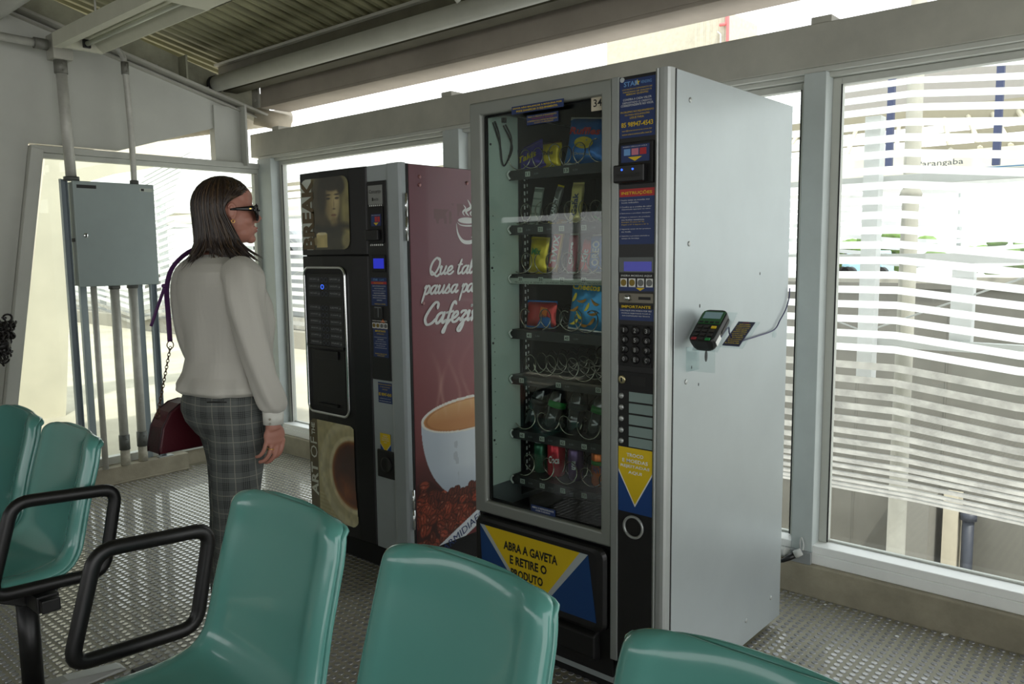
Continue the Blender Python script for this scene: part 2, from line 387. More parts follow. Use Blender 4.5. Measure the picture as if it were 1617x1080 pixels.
# ---- roof
SL = -.22
def rz(y): return 2.62+SL*(y-.9)
def roof():
    m = MB(); xs = []; x = -4.6; k = 0
    prof = [(0, 0), (.03, 0), (.045, .028), (.075, .028), (.09, 0)]
    pts = []
    while x < 5.2:
        for a, b in prof[:-1]: pts.append((x+a, b))
        x += .09
    V = []
    for (px, pz) in pts:
        for y in (-5.2, 1.0): V.append((px, y, rz(y)+pz))
        for y in (1.0, -5.2): V.append((px, y, rz(y)+pz+.012))
    F = []
    for i in range(len(pts)-1):
        a, b = i*4, (i+1)*4
        F += [(a, a+1, b+1, b), (a+1, a+2, b+2, b+1), (a+2, a+3, b+3, b+2), (a+3, a, b, b+3)]
    m.add(V, F)
    struct(m.build('ceiling', mat('corrugated_sheet', (138, 136, 104), .6, .1, noise=.3, nscale=5, stretch=(6, .5, 1)), origin=(0, 0, 2.6)))
    # edge purlin
    m = MB(); y0 = .90
    m.box(-3.95, 4.8, y0, y0+.012, 2.44, rz(y0)-.004); m.box(-3.95, 4.8, y0-.03, y0, rz(y0)-.026, rz(y0)-.010, 1)
    m.box(-3.95, 4.8, y0-.0001, y0+.10, 2.43, 2.4399)
    struct(m.build('trim_14', [mat('purlin_paint', (84, 82, 66), .6, noise=.2), WHITED], bev=.001))
    m = MB(); m.tube([(-3.80, .80, 2.452), (4.8, .80, 2.452)], .048, 24); struct(m.build('trim_15', mat('gutter_pipe_cream', (196, 197, 188), .5, noise=.06)))
    m = MB(); m.cyl((-3.83, .80, 2.452), (-3.805, .80, 2.452), .053, 24); struct(m.build('trim_16', BLACKM))
    # eaves beam beyond the window wall
    m = MB(); y0, y1 = 1.10, 1.32
    m.box(-3.78, 5, y0, y0+.02, 2.352, 2.56); m.box(-3.78, 5, y0-.002, y1, 2.335, 2.352); m.box(-3.78, 5, y0-.01, y1, 2.56, 2.575); m.box(-3.78, 5, y1-.02, y1, 2.352, 2.56)
    struct(m.build('trim_17', mat('dusty_eaves_paint', (158, 150, 138), .75, noise=.14, nscale=3), bev=.003))
    m = MB(); m.box(-3.86, -3.7801, 1.085, 1.0975, 2.34, 2.56)
    for z in (2.39, 2.50): m.cyl((-3.81, 1.085, z), (-3.81, 1.068, z), .013, 6)
    struct(m.build('trim_18', WHITED, bev=.001))
    # roof cover beyond the sheet (shades the eaves)
    m = MB(); m.box(-4.6, 5.2, .95, 1.45, rz(.95)+.03, rz(.95)+.05); struct(m.build('trim_19', mat('purlin_paint', (0, 0, 0)), bev=0))
    # other purlins further up
    for i, y in enumerate((-.55, -1.9, -3.2)):
        m = MB(); m.box(-3.95, 4.8, y, y+.07, rz(y)-.13, rz(y)-.002); struct(m.build('trim_%d' % (20+i), mat('purlin_paint', (0, 0, 0)), bev=.001))
roof()
# ---- far side of the hall (behind the viewer): parapet, header, mullions
def back_side():
    m = MB(); m.box(-4.45, 4.5, -5.1, -5.0, 0, 1.05); m.box(-4.45, 4.5, -5.1, -5.0, 1.78, 3.9)
    m.box(-7, -5.3, -5.1, -5.0, 0, 3.9); m.box(-5.3, -4.45, -5.1, -5.0, 0, 1.70); m.box(-5.3, -4.45, -5.1, -5.0, 1.765, 3.9)  # narrow slit added so a bright strip reflects in the vending glass
    struct(m.build('wall_back', mat('back_wall_paint', (120, 122, 116), .7)))
    m = MB()
    for x in np.arange(-4.1, 4.5, 1.4): m.box(x, x+.06, -5.08, -5.02, 1.05, 1.78)
    struct(m.build('trim_23', WHITE))
back_side()
# ================================================================== SNACK MACHINE
def sticker(name, y, rect, base, lines, parent, extra=None, th=.0012, B=XF, mats=None):
    """rect x0,x1,z0,z1 on the plane y; lines: (text, cx 0..1, cz 0..1, w 0..1, h 0..1, material index[, bold])"""
    x0, x1, z0, z1 = rect; mb = MB(); mats = mats or [base, WHT, YEL, REDP, BLKP, BLU, GRYP]
    mb.box(x0, x1, y-th, y, z0, z1, 0)
    w, h = x1-x0, z1-z0
    if extra:
        for k, (P, mi) in enumerate(extra): mb.prism([(x0+a*w, z0+b*h) for a, b in P], (0, y-th, 0), XF, .0004+.0001*k, mi)
    for L in lines:
        t, cx, cz, tw, thh, mi = L[:6]
        mb.text(t, (x0+cx*w, y-th, z0+cz*h), XF, tw*w, thh*h, mi, eps=.0012, bold=L[6] if len(L) > 6 else 0)
    return mb.build(name, mats, parent)
def rows(texts, cz0, dz, w, h, mi, cx=.5): return [(t, cx, cz0-i*dz, ww, h, mi) for i, (t, ww) in enumerate(zip(texts, w))]

YF = -.03
def snack_machine():
    root = empty('snack_vending_machine', (-.37, .39, 0), 'tall silver vending machine with glass front full of snacks and canned drinks', 'vending machine')
    # cabinet shell (hollow)
    m = MB()
    m.box(-.003, 0, .0, .775, .035, 1.83); m.box(-.745, -.74, .0, .775, .035, 1.83)
    m.box(-.74, -.003, .0, .775, 1.82, 1.83); m.box(-.74, -.003, .765, .775, .035, 1.82); m.box(-.74, -.003, .0, .765, .035, .06)
    m.build('cabinet', mat('side_panel_steel', (176, 184, 186), .36, .45, noise=.05, nscale=3), root, bev=.002)
    m = MB(); m.box(-.735, -.01, .02, .03, .0, .034); m.build('kick_plate', BLACKM, root)
    for x in (-.70, -.05):
        for y in (.06, .70): m = MB(); m.cyl((x, y, 0), (x, y, .035), .022, 14); m.build('foot', BLACKM, root)
    m = MB()    # interior lining
    m.box(-.69, -.205, .60, .61, .48, 1.82); m.box(-.215, -.205, .0, .60, .48, 1.82); m.box(-.69, -.205, .0, .60, 1.805, 1.815); m.box(-.69, -.205, .02, .60, .47, .48)
    m.build('inner_lining', DARK, root)
    m = MB(); m.box(-.694, -.689, .0, .148, .565, 1.80); m.box(-.689, -.6885, .15, .60, .5, 1.80, 1)
    for z in np.arange(.66, 1.5, .045): m.cyl((-.689, .02, z), (-.6885, .02, z), .002, 8, 1)
    for z in (.72, 1.05, 1.30, 1.70): m.cyl((-.689, .012, z), (-.687, .012, z), .004, 10, 1)
    m.build('side_liner', [mat('liner_pale_green', (208, 224, 214), .45, noise=.04), DARK], root)
    m = MB()    # slotted shelf rail
    m.box(-.688, -.684, .165, .20, .55, 1.66, 1)
    for z in np.arange(.56, 1.64, .024): m.box(-.6839, -.6832, .172, .179, z, z+.013, 0); m.box(-.6839, -.6832, .187, .192, z+.006, z+.015, 0)
    m.build('slotted_rail', [WHT, BLACKM], root)
    # loop of black cable hanging in the corner
    m = MB()
    a = catmull([(-.684, .03, 1.775), (-.683, .05, 1.73), (-.68, .055, 1.66), (-.68, .07, 1.635), (-.68, .10, 1.68), (-.68, .105, 1.73), (-.683, .08, 1.77)], 8); m.tube(a, .0028, 8)
    a = catmull([(-.684, .02, 1.77), (-.68, .05, 1.70), (-.68, .06, 1.64), (-.68, .08, 1.645), (-.68, .11, 1.70), (-.683, .07, 1.765)], 8); m.tube(a, .0025, 8)
    m.cyl((-.685, .075, 1.775), (-.685, .075, 1.79), .009, 10)
    m.build('cable_loop', BLACK, root)
    # door frame
    x0, x1, z0, z1 = -.745, -.19, .475, 1.83; a0, a1, c0, c1 = -.692, -.226, .518, 1.787
    m = MB()
    o = [(x0, z0), (x1, z0), (x1, z1), (x0, z1)]; i_ = [(a0, c0), (a1, c0), (a1, c1), (a0, c1)]
    o2 = [(x0+.004, z0+.004), (x1-.004, z0+.004), (x1-.004, z1-.004), (x0+.004, z1-.004)]
    m.frame2(o, i_, (0, .0, 0), XF, .028); fr = m.build('door_frame', mat('door_frame_grey', (150, 154, 148), .42, .5, noise=.04), root, bev=.007, seg=3)
    m = MB(); i2 = [(a0+.006, c0+.006), (a1-.006, c0+.006), (a1-.006, c1-.006), (a0+.006, c1-.006)]
    m.frame2(i_, i2, (0, .0, 0), XF, .012); m.build('rubber_seal', BLACKM, fr)
    m = MB(); m.box(a0-.004, a1+.004, -.012, -.006, c0-.004, c1+.004); gl = m.build('glass_door', MGLASS, root)
    # stickers on the glass
    yg = -.0125
    r = FR(yg, (815, 155), (897, 156)); sticker('warning_sticker', yg-.0205, (r[0], r[1], 1.772, 1.795), NAVY, [('FAVOR NÃO BALANÇAR A MÁQUINA POIS', .5, .70, .94, .30, 2, .02), ('PODE DANIFICAR O EQUIPAMENTO.', .5, .27, .8, .30, 2, .02)], root)
    r = FR(yg, (832, 170), (882, 177)); sticker('warning_sticker', yg, (r[0], r[1], 1.737, 1.766), NAVY, [('PARA O MELHOR ATENDIMENTO', .5, .80, .9, .15, 2), ('VERIFIQUE ANTES', .5, .58, .7, .12, 3), ('A TEMPERATURA E RETIRE SEU PRODUTO', .5, .36, .94, .14, 2), ('COM CUIDADO', .55, .15, .6, .13, 2)], root)
    r = FR(yg, (934, 152), (955, 173)); sticker('number_tag', yg, r, mat('aged_paper', (206, 198, 176), .7), [('34', .5, .5, .62, .5, 4, .01)], root)
    r = FR(yg, (839, 793), (877, 820)); sticker('caution_sticker', yg, (r[0], r[1], r[2]+.008, r[3]-.006), NAVY, [('ABRA O REFRIGERANTE', .5, .68, .9, .25, 1, .01), ('COM CUIDADO', .5, .3, .6, .24, 1, .01)], root)
    # ---------------- trays with spirals
    tr = [(1.62, 'A'), (1.44, 'B'), (1.277, 'C'), (1.091, 'D'), (.935, 'E'), (.746, 'F'), (.585, 'G')]
    spm = MB(); pts = []; turns = 6
    for i in range(turns*18+1):
        a = 2*math.pi*i/18; pts.append((.034*math.sin(a), .36*i/(turns*18), -.034*math.cos(a)))
    spm.tube(pts, .0019, 6)
    spr = None
    lab = [['11', '13', '15'], ['20', '21', '22', '23', '24'], ['30', '31', '32', '33', '34'], ['41', '43'], ['51', '53', '55'], ['60', '61', '62', '63', '64'], ['70', '71', '72', '73', '74']]
    sx = [[-.655, -.592, -.50, -.42, -.335, -.255], [-.64, -.55, -.455, -.37, -.285], [-.64, -.55, -.455, -.37, -.285], [-.625, -.555, -.455, -.385, -.30, -.24], [-.615, -.55, -.45, -.385, -.30, -.24], [-.635, -.55, -.46, -.375, -.29], [-.635, -.55, -.46, -.375, -.29]]
    first = None
    for k, (z, nm) in enumerate(tr):
        m = MB(); m.box(-.682, -.222, .10, .52, z-.004, z); m.box(-.682, -.222, .094, .10, z-.032, z+.0, 0)
        if k == 2: m.box(-.682, -.222, .0935, .094, z-.031, z-.012, 1)
        n = len(lab[k])
        for i, t in enumerate(lab[k]):
            x = -.635+i*(.087 if n == 5 else .158) if k != 3 else -.60+i*.158
            if k in (0,): x = -.60+i*.158
            m.box(x-.01, x+.01, .0925, .094, z-.024, z-.008, 1); m.text(t, (x, .0925, z-.016), XF, .013, .010, 2, eps=.0004, bold=.02)
            m.text('2,50', (x+.035, .094, z-.017), XF, .018, .006, 3, eps=.0004)
        if k == 2: m.text('PRODUTO A SENHA - DUVIDAS REFRIGERANTES - PRODUTO A SENHA', (-.45, .0935, z-.026), XF, .42, .006, 2, eps=.0004)
        t = m.build('tray', [mat('tray_dark_metal', (44, 44, 46), .5, .3), mat('label_white', (178, 186, 176), .6), BLKP, GRYP], root)
        for x in sx[k]:
            loc = V3((x, .097, z+.037))-root.location
            if spr is None: spr = spm.build('spiral', STEELW, origin=(0, 0, 0)); o = spr
            else: o = spr.copy(); C.objects.link(o)
            o.parent = t; o.location = loc; o.rotation_euler = (0, random.uniform(0, 6.28), 0)
        for px in (-.66,):
            m = MB(); m.tube(catmull([(px-.012, .088, z-.0), (px-.02, .084, z-.012), (px-.012, .088, z-.028)], 5), .003, 8); m.build('tray_hook', WHT, t)
    # ---------------- control column
    m = MB(); m.box(-.189, -.165, -.03, .0, .13, 1.829); m.build('column_trim', mat('trim_strip_grey', (158, 163, 160), .4, .5), root, bev=.002)
    m = MB(); m.box(-.164, -.048, -.026, .0, .10, 1.826); pn = m.build('control_column', BLACK, root)
    m = MB()    # rounded outer extrusion
    prof = [(-.047, .0), (-.047, -.030), (-.040, -.034), (-.036, -.030), (-.030, -.036), (-.018, -.036), (-.009, -.033), (-.004, -.026), (-.002, -.016), (-.0015, -.006)]
    m.loft([[(a, b, z) for a, b in prof] for z in (.06, 1.832)], sm=False); m.build('edge_extrusion', ALU, root, bev=.0008)
    m = MB(); m.box(-.012, -.0005, -.0055, -.001, .05, 1.83); m.build('door_gap', BLACKM, root)
    yc = -.0262
    def CR(a, b):
        r = FR(yc, a, b); return r
    L, Rr = -.1625, -.0495
    def band(py0, py1, l=L, r_=Rr):
        a = at('y', yc, 985, py0); b = at('y', yc, 983, py1); return (l, r_, b.z, a.z)
    r = band(127, 219)
    sticker('contact_sticker', yc, r, NAVY, [('STAR', .33, .92, .42, .085, 5, .02), ('VENDING', .75, .92, .3, .05, 5),
        ('LOCAÇÃO E COMODATO DE', .5, .83, .84, .035, 2), ('MÁQUINAS DE SNACKS E', .5, .785, .8, .035, 2), ('BEBIDAS QUENTES', .5, .74, .62, .035, 2),
        ('CONFIRA A CADA VALOR', .5, .655, .8, .038, 1), ('DEPOSITADO O CRÉDITO', .5, .605, .82, .038, 1), ('CORRESPONDENTE NO VISOR.', .5, .555, .92, .038, 1),
        ('PROBLEMAS NO EQUIPAMENTO', .5, .44, .94, .038, 2), ('OU PARA RECLAMAÇÕES', .5, .39, .7, .038, 2), ('LIGUE PARA:', .5, .34, .4, .038, 2),
        ('85 98947-4543', .5, .225, .9, .085, 2, .02), ('sac@stareventos.com.br', .5, .12, .85, .03, 2), ('www.stareventoscafe.com.br', .5, .06, .85, .03, 2)], root, mats=[NAVY, WHT, YEL, REDP, BLKP, mat('pale_blue_print', (110, 160, 215), .5)],
        extra=[([(.5+.08*math.cos(math.radians(90+36*i))*(1 if i % 2 == 0 else .42), .925+.055*math.sin(math.radians(90+36*i))*(1 if i % 2 == 0 else .42)) for i in range(10)], 2)])
    # banknote reader
    r = band(226, 292, -.160, -.052); m = MB(); m.box(r[0], r[1], yc-.008, yc, r[2]+.0, r[3]); b = m.build('banknote_reader', BLACKM, root, bev=.003)
    rr = band(231, 258, -.152, -.062)
    sticker('picture_label', yc-.0083, rr, NAVY, [('INSIRA CÉDULAS AQUI', .5, .9, .85, .08, 1)], root, extra=[([(.1, .4), (.33, .4), (.33, .78), (.1, .78)], 5), ([(.38, .4), (.62, .4), (.62, .78), (.38, .78)], 6), ([(.67, .4), (.9, .4), (.9, .78), (.67, .78)], 3), ([(.25, .3), (.75, .3), (.5, .05)], 2)], mats=[NAVY, WHT, YEL, REDP, BLKP, mat('pale_blue_print', (0, 0, 0)), mat('pink_print', (200, 120, 140), .5)])
    rr = band(262, 290, -.166, -.068); m = MB(); m.box(rr[0], rr[1], yc-.030, yc-.0081, rr[2], rr[3]); b2 = m.build('reader_mouth', BLACK, root, bev=.004)
    m = MB(); m.box(rr[0]+.012, rr[1]-.012, yc-.0303, yc-.028, rr[2]+.014, rr[2]+.024); m.build('note_slot', BLKP, b2)
    for dx in (.03, .065):
        m = MB(); m.cyl((rr[0]+dx, yc-.030, rr[3]-.014), (rr[0]+dx, yc-.0315, rr[3]-.014), .0028, 10); m.build('indicator_light', mat('blue_led', (40, 90, 255), .3, emis=2.5), b2)
    r = band(299, 386)
    st = ['Insira notas ou moedas nos', 'locais indicados.', 'Confira se o crédito do valor', 'depositado aparece no visor.', 'Selecione o produto desejado.', 'Digite o número do produto', 'nos botões numéricos.', 'Exemplo: Produto Nº 43,', 'Digite o Nº 4 depois o Nº 3.', 'Aguarde antes de ler produto', 'na mola.', 'Apanhe o produto abrindo a', 'tampa da bandeja.']
    cz = [.80, .755, .675, .63, .56, .49, .445, .40, .355, .275, .23, .15, .105]; wd = [.8, .5, .86, .84, .84, .82, .66, .66, .78, .84, .28, .8, .52]
    sticker('instruction_sticker', yc, r, NAVY, [('INSTRUÇÕES', .5, .925, .88, .075, 2, .02)]+[(t, .07+w_*.5, z_, w_, .026, 2 if i in (7, 8) else 1) for i, (t, z_, w_) in enumerate(zip(st, cz, wd))]+[(str(n_)+'º', .035, z_, .04, .024, 1) for n_, z_ in zip(range(1, 7), (.80, .675, .56, .49, .275, .15))], root, extra=[([(0, .86), (1, .86), (1, 1), (0, 1)], 3)])
    r = band(406, 430); m = MB(); m.box(r[0], r[1], yc-.004, yc, r[2], r[3]); d = m.build('display', mat('display_bezel', (92, 98, 98), .35), root, bev=.001)
    r2 = band(413, 428, -.145, -.055); m = MB(); m.box(r2[0], r2[1], yc-.0046, yc-.004, r2[2], r2[3]); m.build('screen', mat('dim_blue_lcd', (52, 56, 165), .25, emis=.25), d)
    r = band(432, 459); mb = MB(); mb.box(r[0], r[1], yc-.001, yc, r[2], r[3], 0)
    mb.text('INSIRA MOEDAS AQUI', ((r[0]+r[1])/2, yc-.001, r[3]-.006), XF, .1, .006, 1, bold=.01)
    mb.box(r[0], r[1], yc-.0012, yc-.001, r[2], r[2]+.012, 3)
    for i in range(4):
        x = r[0]+.015+i*.028; zc = (r[2]+r[3])/2-.001; mb.box(x-.011, x+.011, yc-.0016, yc-.0012, zc-.012, zc+.012, 1)
        mb.cyl((x, yc-.0016, zc), (x, yc-.0021, zc), .0095, 16, 4 if i < 2 else 5)
    mb.prism([(.0, -.0), (.03, 0), (.015, -.008)], (r[0]+.055, yc-.0018, r[2]+.009), XF, .0004, 2)
    mb.build('coin_sticker', [BLKP, WHT, YEL, NAVY, mat('coin_brass', (130, 110, 50), .4, .6), mat('coin_nickel', (110, 112, 110), .4, .6)], root)
    r = band(462, 478); m = MB(); m.box(r[0], r[1], yc-.004, yc, r[2], r[3]); d = m.build('coin_slot_plate', mat('plate_taupe', (120, 116, 104), .4, .5), root, bev=.002)
    zc = (r[2]+r[3])/2; m = MB(); m.lathe([(.0095, 0), (.0095, .008), (.006, .012), (.0001, .012)], (r[0]+.032, yc-.004, zc), 18, basis=(V3((1, 0, 0)), V3((0, 0, 1)), V3((0, -1, 0)))); m.build('reject_button', CHROME, d)
    m = MB(); m.box(r[0]+.066, r[0]+.105, yc-.0045, yc-.004, zc-.004, zc+.004); m.build('coin_slot', BLKP, d)
    r = band(480, 505)
    sticker('notice_sticker', yc, r, NAVY, [('IMPORTANTE', .5, .85, .85, .17, 2, .02), ('COLOQUE UMA MOEDA POR VEZ', .5, .6, .9, .1, 1), ('MOEDAS REJEITADAS FICAM À', .5, .44, .84, .1, 1), ('SUA DISPOSIÇÃO NO TROCO', .5, .28, .8, .1, 1)], root, extra=[([(0, .72), (1, .72), (1, 1), (0, 1)], 4)])
    # keypad
    r = band(512, 577); m = MB(); m.box(r[0]+.004, r[1]-.004, yc-.002, yc, r[2], r[3]); kp = m.build('keypad', BLACKM, root, bev=.001)
    ks = '123456789' + '0EC'
    for i, ch in enumerate(ks):
        c_ = i % 3; q = at('y', yc, 993, 521+15.2*(i//3)); x = -.143+c_*.037; z = q.z
        m = MB(); m.lathe([(.0125, 0), (.0125, .004), (.0105, .0055), (.0001, .0055)], (x, yc-.002, z), 16, 0, basis=(V3((1, 0, 0)), V3((0, 0, 1)), V3((0, -1, 0))))
        m.text(ch, (x, yc-.0076, z), XF, .0025 if ch == '1' else .007, .012, 1, eps=.0003); m.build('key', [BLACK, mat('key_legend', (170, 172, 172), .5)], kp)
    r = band(586, 615); m = MB(); m.box(r[0], r[1], yc-.002, yc, r[2], r[3], 0); d = m.build('lock_plate', BLACKM, root, bev=.001)
    zc = (r[2]+r[3])/2+.003; m = MB(); m.lathe([(.012, 0), (.012, .004), (.009, .005), (.0001, .005)], (-.150, yc-.002, zc), 20, basis=(V3((1, 0, 0)), V3((0, 0, 1)), V3((0, -1, 0)))); m.build('lock', mat('brass_lock', (190, 180, 140), .3, .9), d)
    m = MB(); m.box(-.153, -.147, yc-.0075, yc-.007, zc-.006, zc+.006); m.build('keyhole', BLKP, d)
    m = MB(); m.box(-.122, -.072, yc-.003, yc-.002, zc-.014, zc+.012); m.build('window_plate', BLKP, d)
    for i, py in enumerate((625, 643, 661, 679, 696)):
        z = at('y', yc, 986, py).z; m = MB(); m.lathe([(.008, 0), (.008, .004), (.005, .0065), (.0001, .0065)], (-.153, yc, z), 16, basis=(V3((1, 0, 0)), V3((0, 0, 1)), V3((0, -1, 0)))); m.build('selector_button', ALU, root)
        m = MB(); m.box(-.128, -.050, yc-.002, yc, z-.014, z+.014); m.build('label_plate', mat('label_plate_grey', (128, 146, 142), .4), root, bev=.0008)
    r = band(705, 806)
    sticker('change_sticker', yc, r, BLU, [('TROCO', .5, .89, .5, .055, 1, .02), ('E MOEDAS', .5, .80, .76, .055, 1, .02), ('REJEITADAS', .5, .71, .86, .055, 1, .02), ('AQUI', .5, .62, .4, .055, 1, .02)], root,
            extra=[([(0, .62), (0, 1), (1, 1), (1, .62), (.5, .1)], 1), ([(.0, .66), (0, 1), (1, 1), (1, .66), (.5, .135)], 2)])
    q = at('y', yc, 1001, 832); m = MB()
    m.tube([(q.x+.031*math.cos(a), yc-.004, q.z+.031*math.sin(a)) for a in np.arange(0, 6.28, 6.2832/32)], .0042, 10, closed=True); m.build('coin_return_ring', ALU, root)
    m = MB(); m.lathe([(.031, .0012), (.029, .0018), (.024, .0008), (.0001, .0006)], (q.x, yc, q.z), 28, basis=(V3((1, 0, 0)), V3((0, 0, 1)), V3((0, -1, 0)))); m.build('coin_return_cup', BLKP, root)
    m = MB(); m.cyl((-.155, yc, 1.818), (-.155, yc-.002, 1.818), .007, 14); m.build('badge', GREYM, root)
    # ---------------- drawer
    m = MB(); m.box(-.74, -.1901, -.012, .0, .06, .474); m.build('lower_fascia', BLACKM, root, bev=.003)
    m = MB(); cx, cz = -.468, .335
    P = rrect(.535, .265, .03, 6)
    m.loft([[(cx+a*s_, y_, cz+b*s_) for a, b in P] for s_, y_ in ((1.0, -.012), (1.0, -.030), (.975, -.042), (.9, -.046))], sm=False)
    m.build('delivery_drawer', BLACK, root, bev=.002)
    m = MB(); m.loft([[(-.705, y_, z_) for y_, z_ in ((-.012, .10), (-.05, .12), (-.05, .19), (-.012, .205))], [(-.235, y_, z_) for y_, z_ in ((-.012, .10), (-.05, .12), (-.05, .19), (-.012, .205))]], sm=False); m.build('drawer_lip', BLACKM, root, bev=.006)
    ys = -.0465; x0, x1, z1, z0 = -.705, -.258, .442, .236
    m = MB(); m.prism([(x0, z1), (x0+.01, z0), (x1+.03, z0), (x1, z1)][::-1], (0, ys, 0), XF, .001, 0)
    m.prism([(x0, z1), (x0+.19, z0), (x0+.275, z0), (x1, z1)][::-1], (0, ys-.001, 0), XF, .0004, 1)
    m.prism([(x0+.022, z1), (x0+.205, z0), (x0+.258, z0), (x1-.03, z1)][::-1], (0, ys-.001, 0), XF, .0008, 2)
    for i, (t, w_, x_) in enumerate((('ABRA A GAVETA', .225, -.486), ('E RETIRE O', .155, -.494), ('PRODUTO', .135, -.500))):
        m.text(t, (x_, ys-.0018, z1-.048-i*.043), XF, w_, .030, 3, eps=.0004, bold=.035)
    m.build('drawer_sign', [mat('deep_blue_print', (14, 62, 118), .45), mat('pale_grey_print', (176, 184, 186), .5), YEL, BLKP], root)
    # ---------------- side details
    for px, py in ((1090, 158), (1088, 385), (1178, 980), (1217, 944), (1083, 603)):
        q = at('x', 0, px, py); m = MB(); m.lathe([(.0075, 0), (.0075, .0012), (.005, .0028), (.0001, .003)], q, 14, basis=(V3((0, 1, 0)), V3((0, 0, 1)), V3((1, 0, 0)))); m.build('screw', ALU, root)
    for px, py, r_ in ((1115, 562, .011), (1105, 483, .0035), (1092, 580, .003), (1200, 432, .003), (1103, 607, .003)):
        q = at('x', 0, px, py); m = MB(); m.lathe([(r_, 0), (r_*.95, .0006), (.0001, .0007)], q, 18, basis=(V3((0, .8, 0)), V3((0, 0, 1.6)), V3((1, 0, 0)))); m.build('hole', BLKP, root)
    return root
snack_machine()

# ================================================================== PRODUCTS
TR = [1.62, 1.44, 1.277, 1.091, .935, .746, .585]
def foil(name): return mat(name[0], name[1], .28, .35, noise=.1, nscale=30, bump=.5, bscale=35)
def bag(name, label, cat, x, z, w, h, mats, words, y=.118, lean=.10, roll=0, group=None, th=.035, art=None):
    """pillow-shaped foil bag with crimped ends"""
    root_mb = MB(); nx, nz = 14, 18
    V = []; F = []
    for side in (-1, 1):
        for j in range(nz+1):
            for i in range(nx+1):
                u, v = i/nx*2-1, j/nz*2-1
                d = max(0, (1-abs(u)**2.6))*max(0, (1-abs(v)**3.5)); wr = .06*math.sin(u*9+v*4)*math.sin(v*13+1)*d
                V.append((u*w/2*(1-.06*(1-abs(v))), side*th/2*(d**.6+wr)*1.0, h/2+v*h/2))
    n1 = (nx+1)*(nz+1)
    for s_ in (0, 1):
        for j in range(nz):
            for i in range(nx):
                a = s_*n1+j*(nx+1)+i; q = (a, a+1, a+nx+2, a+nx+1); F.append(q if s_ == 0 else q[::-1])
    mid = []
    root_mb.add(V, F[:nx*nz], 0, True); b0 = 0
    root_mb.add(V, [tuple(k for k in f) for f in F[nx*nz:]], 0, True)
    # crimps
    root_mb.box(-w/2, w/2, -.0012, .0012, -.004, .006, 1); root_mb.box(-w/2, w/2, -.0012, .0012, h-.006, h+.004, 1)
    if art:
        for P, mi in art: root_mb.prism([(a*w, b*h) for a, b in P], (0, -th/2*1.0, 0), XF, .0009, mi)
    for t, cx, cz, tw, thh, mi, sh in words:
        root_mb.text(t, (cx*w, -th/2-.0008, cz*h), XF, tw*w, thh*h, mi, eps=.0012, bold=.03, shear=sh)
    M = Matrix.Translation((x-.018, y+.055, z+.006)) @ Matrix.Rotation(roll, 4, 'Y') @ Matrix.Rotation(-lean, 4, 'X')
    root_mb.v = [tuple(M @ V3(p)) for p in root_mb.v]
    o = root_mb.build(name, mats, origin=(x, y+.02, z)); tag(o, label, cat, group); return o
PUR = foil(('purple_foil', (70, 56, 150))); YLF = foil(('yellow_foil', (214, 190, 30))); BLF = foil(('blue_foil', (24, 110, 190))); RDF = foil(('red_foil', (196, 40, 36)))
GDF = foil(('gold_foil', (196, 150, 50))); WHF = foil(('white_foil', (190, 194, 188))); BRF = foil(('brown_foil', (70, 36, 24))); GRF = foil(('green_foil', (40, 130, 60))); CRM = foil(('cream_foil', (222, 206, 130)))
bag('snack_bag', 'small purple foil snack bag in the leftmost top-shelf spirals', 'snack', -.625, TR[0], .115, .085, [PUR, PUR, YLF, WHF], [('Takis', 0, .5, .7, .25, 2, .2)], roll=-.25, th=.04)
bag('snack_bag', 'small yellow and dark foil snack bag on the top shelf, right of the purple bag', 'snack', -.565, TR[0], .09, .085, [YLF, BRF, BLKP], [('Chips', 0, .55, .6, .22, 2, .1)], th=.045, y=.135)
bag('snack_bag', 'large blue crisps bag with red lettering on the top shelf', 'snack', -.41, TR[0], .165, .145, [BLF, WHF, REDP, YLF, WHF], [('Ruffles', 0, .70, .72, .16, 2, .15), ('Original', 0, .2, .4, .07, 4, 0)], roll=.12, th=.05,
    art=[([(.22*math.cos(a), .45+.13*math.sin(a)) for a in np.arange(0, 6.28, .4)], 3)])
bag('snack_bag', 'blue foil snack bag beside the door frame at the right end of the top shelf', 'snack', -.30, TR[0]+.04, .11, .13, [BLF, BLF, WHF], [], roll=.25, th=.04, y=.16)
def bar(name, label, cat, x, z, w, h, mats, words, y=.125, lean=.12, roll=0, th=.016, stripes=None):
    m = MB(); P = rrect(w, th, th*.45, 4)
    R = []
    for k in range(13):
        t = k/12; sc = .35 if k in (0, 12) else 1; wv = 1+.02*math.sin(k*2.1)
        R.append([(a*wv, b*sc, t*h) for a, b in P])
    m.loft(R, 0, True); m.box(-w/2, w/2, -.0008, .0008, -.005, .002, 1); m.box(-w/2, w/2, -.0008, .0008, h-.002, h+.006, 1)
    for a, b, mi in (stripes or []): m.box(-w*.42, w*.42, -th/2-.0006, -th/2, a*h, b*h, mi)
    for t, cz, tw, thh, mi in words:      # lettering runs up the bar
        m.text(t, (0, -th/2-.0006, cz*h), (V3((0, 0, 1)), V3((-1, 0, 0)), V3((0, -1, 0))), tw*h, thh*w, mi, eps=.0006, bold=.03)
    M = Matrix.Translation((x-.014, y+.046, z+.008)) @ Matrix.Rotation(roll, 4, 'Y') @ Matrix.Rotation(-lean, 4, 'X')
    m.v = [tuple(M @ V3(p)) for p in m.v]
    return tag(m.build(name, mats, origin=(x, y, z)), label, cat)
bar('chewing_gum_blister', 'pale grey blister strip of tablets leaning in the leftmost second-shelf spiral', 'sweets', -.625, TR[1], .04, .115, [mat('blister_grey', (120, 130, 118), .4), WHF, mat('tablet_grey', (165, 172, 160), .4)], [], roll=.12, th=.008, stripes=[(.08+.22*i, .25+.22*i, 2) for i in range(4)])
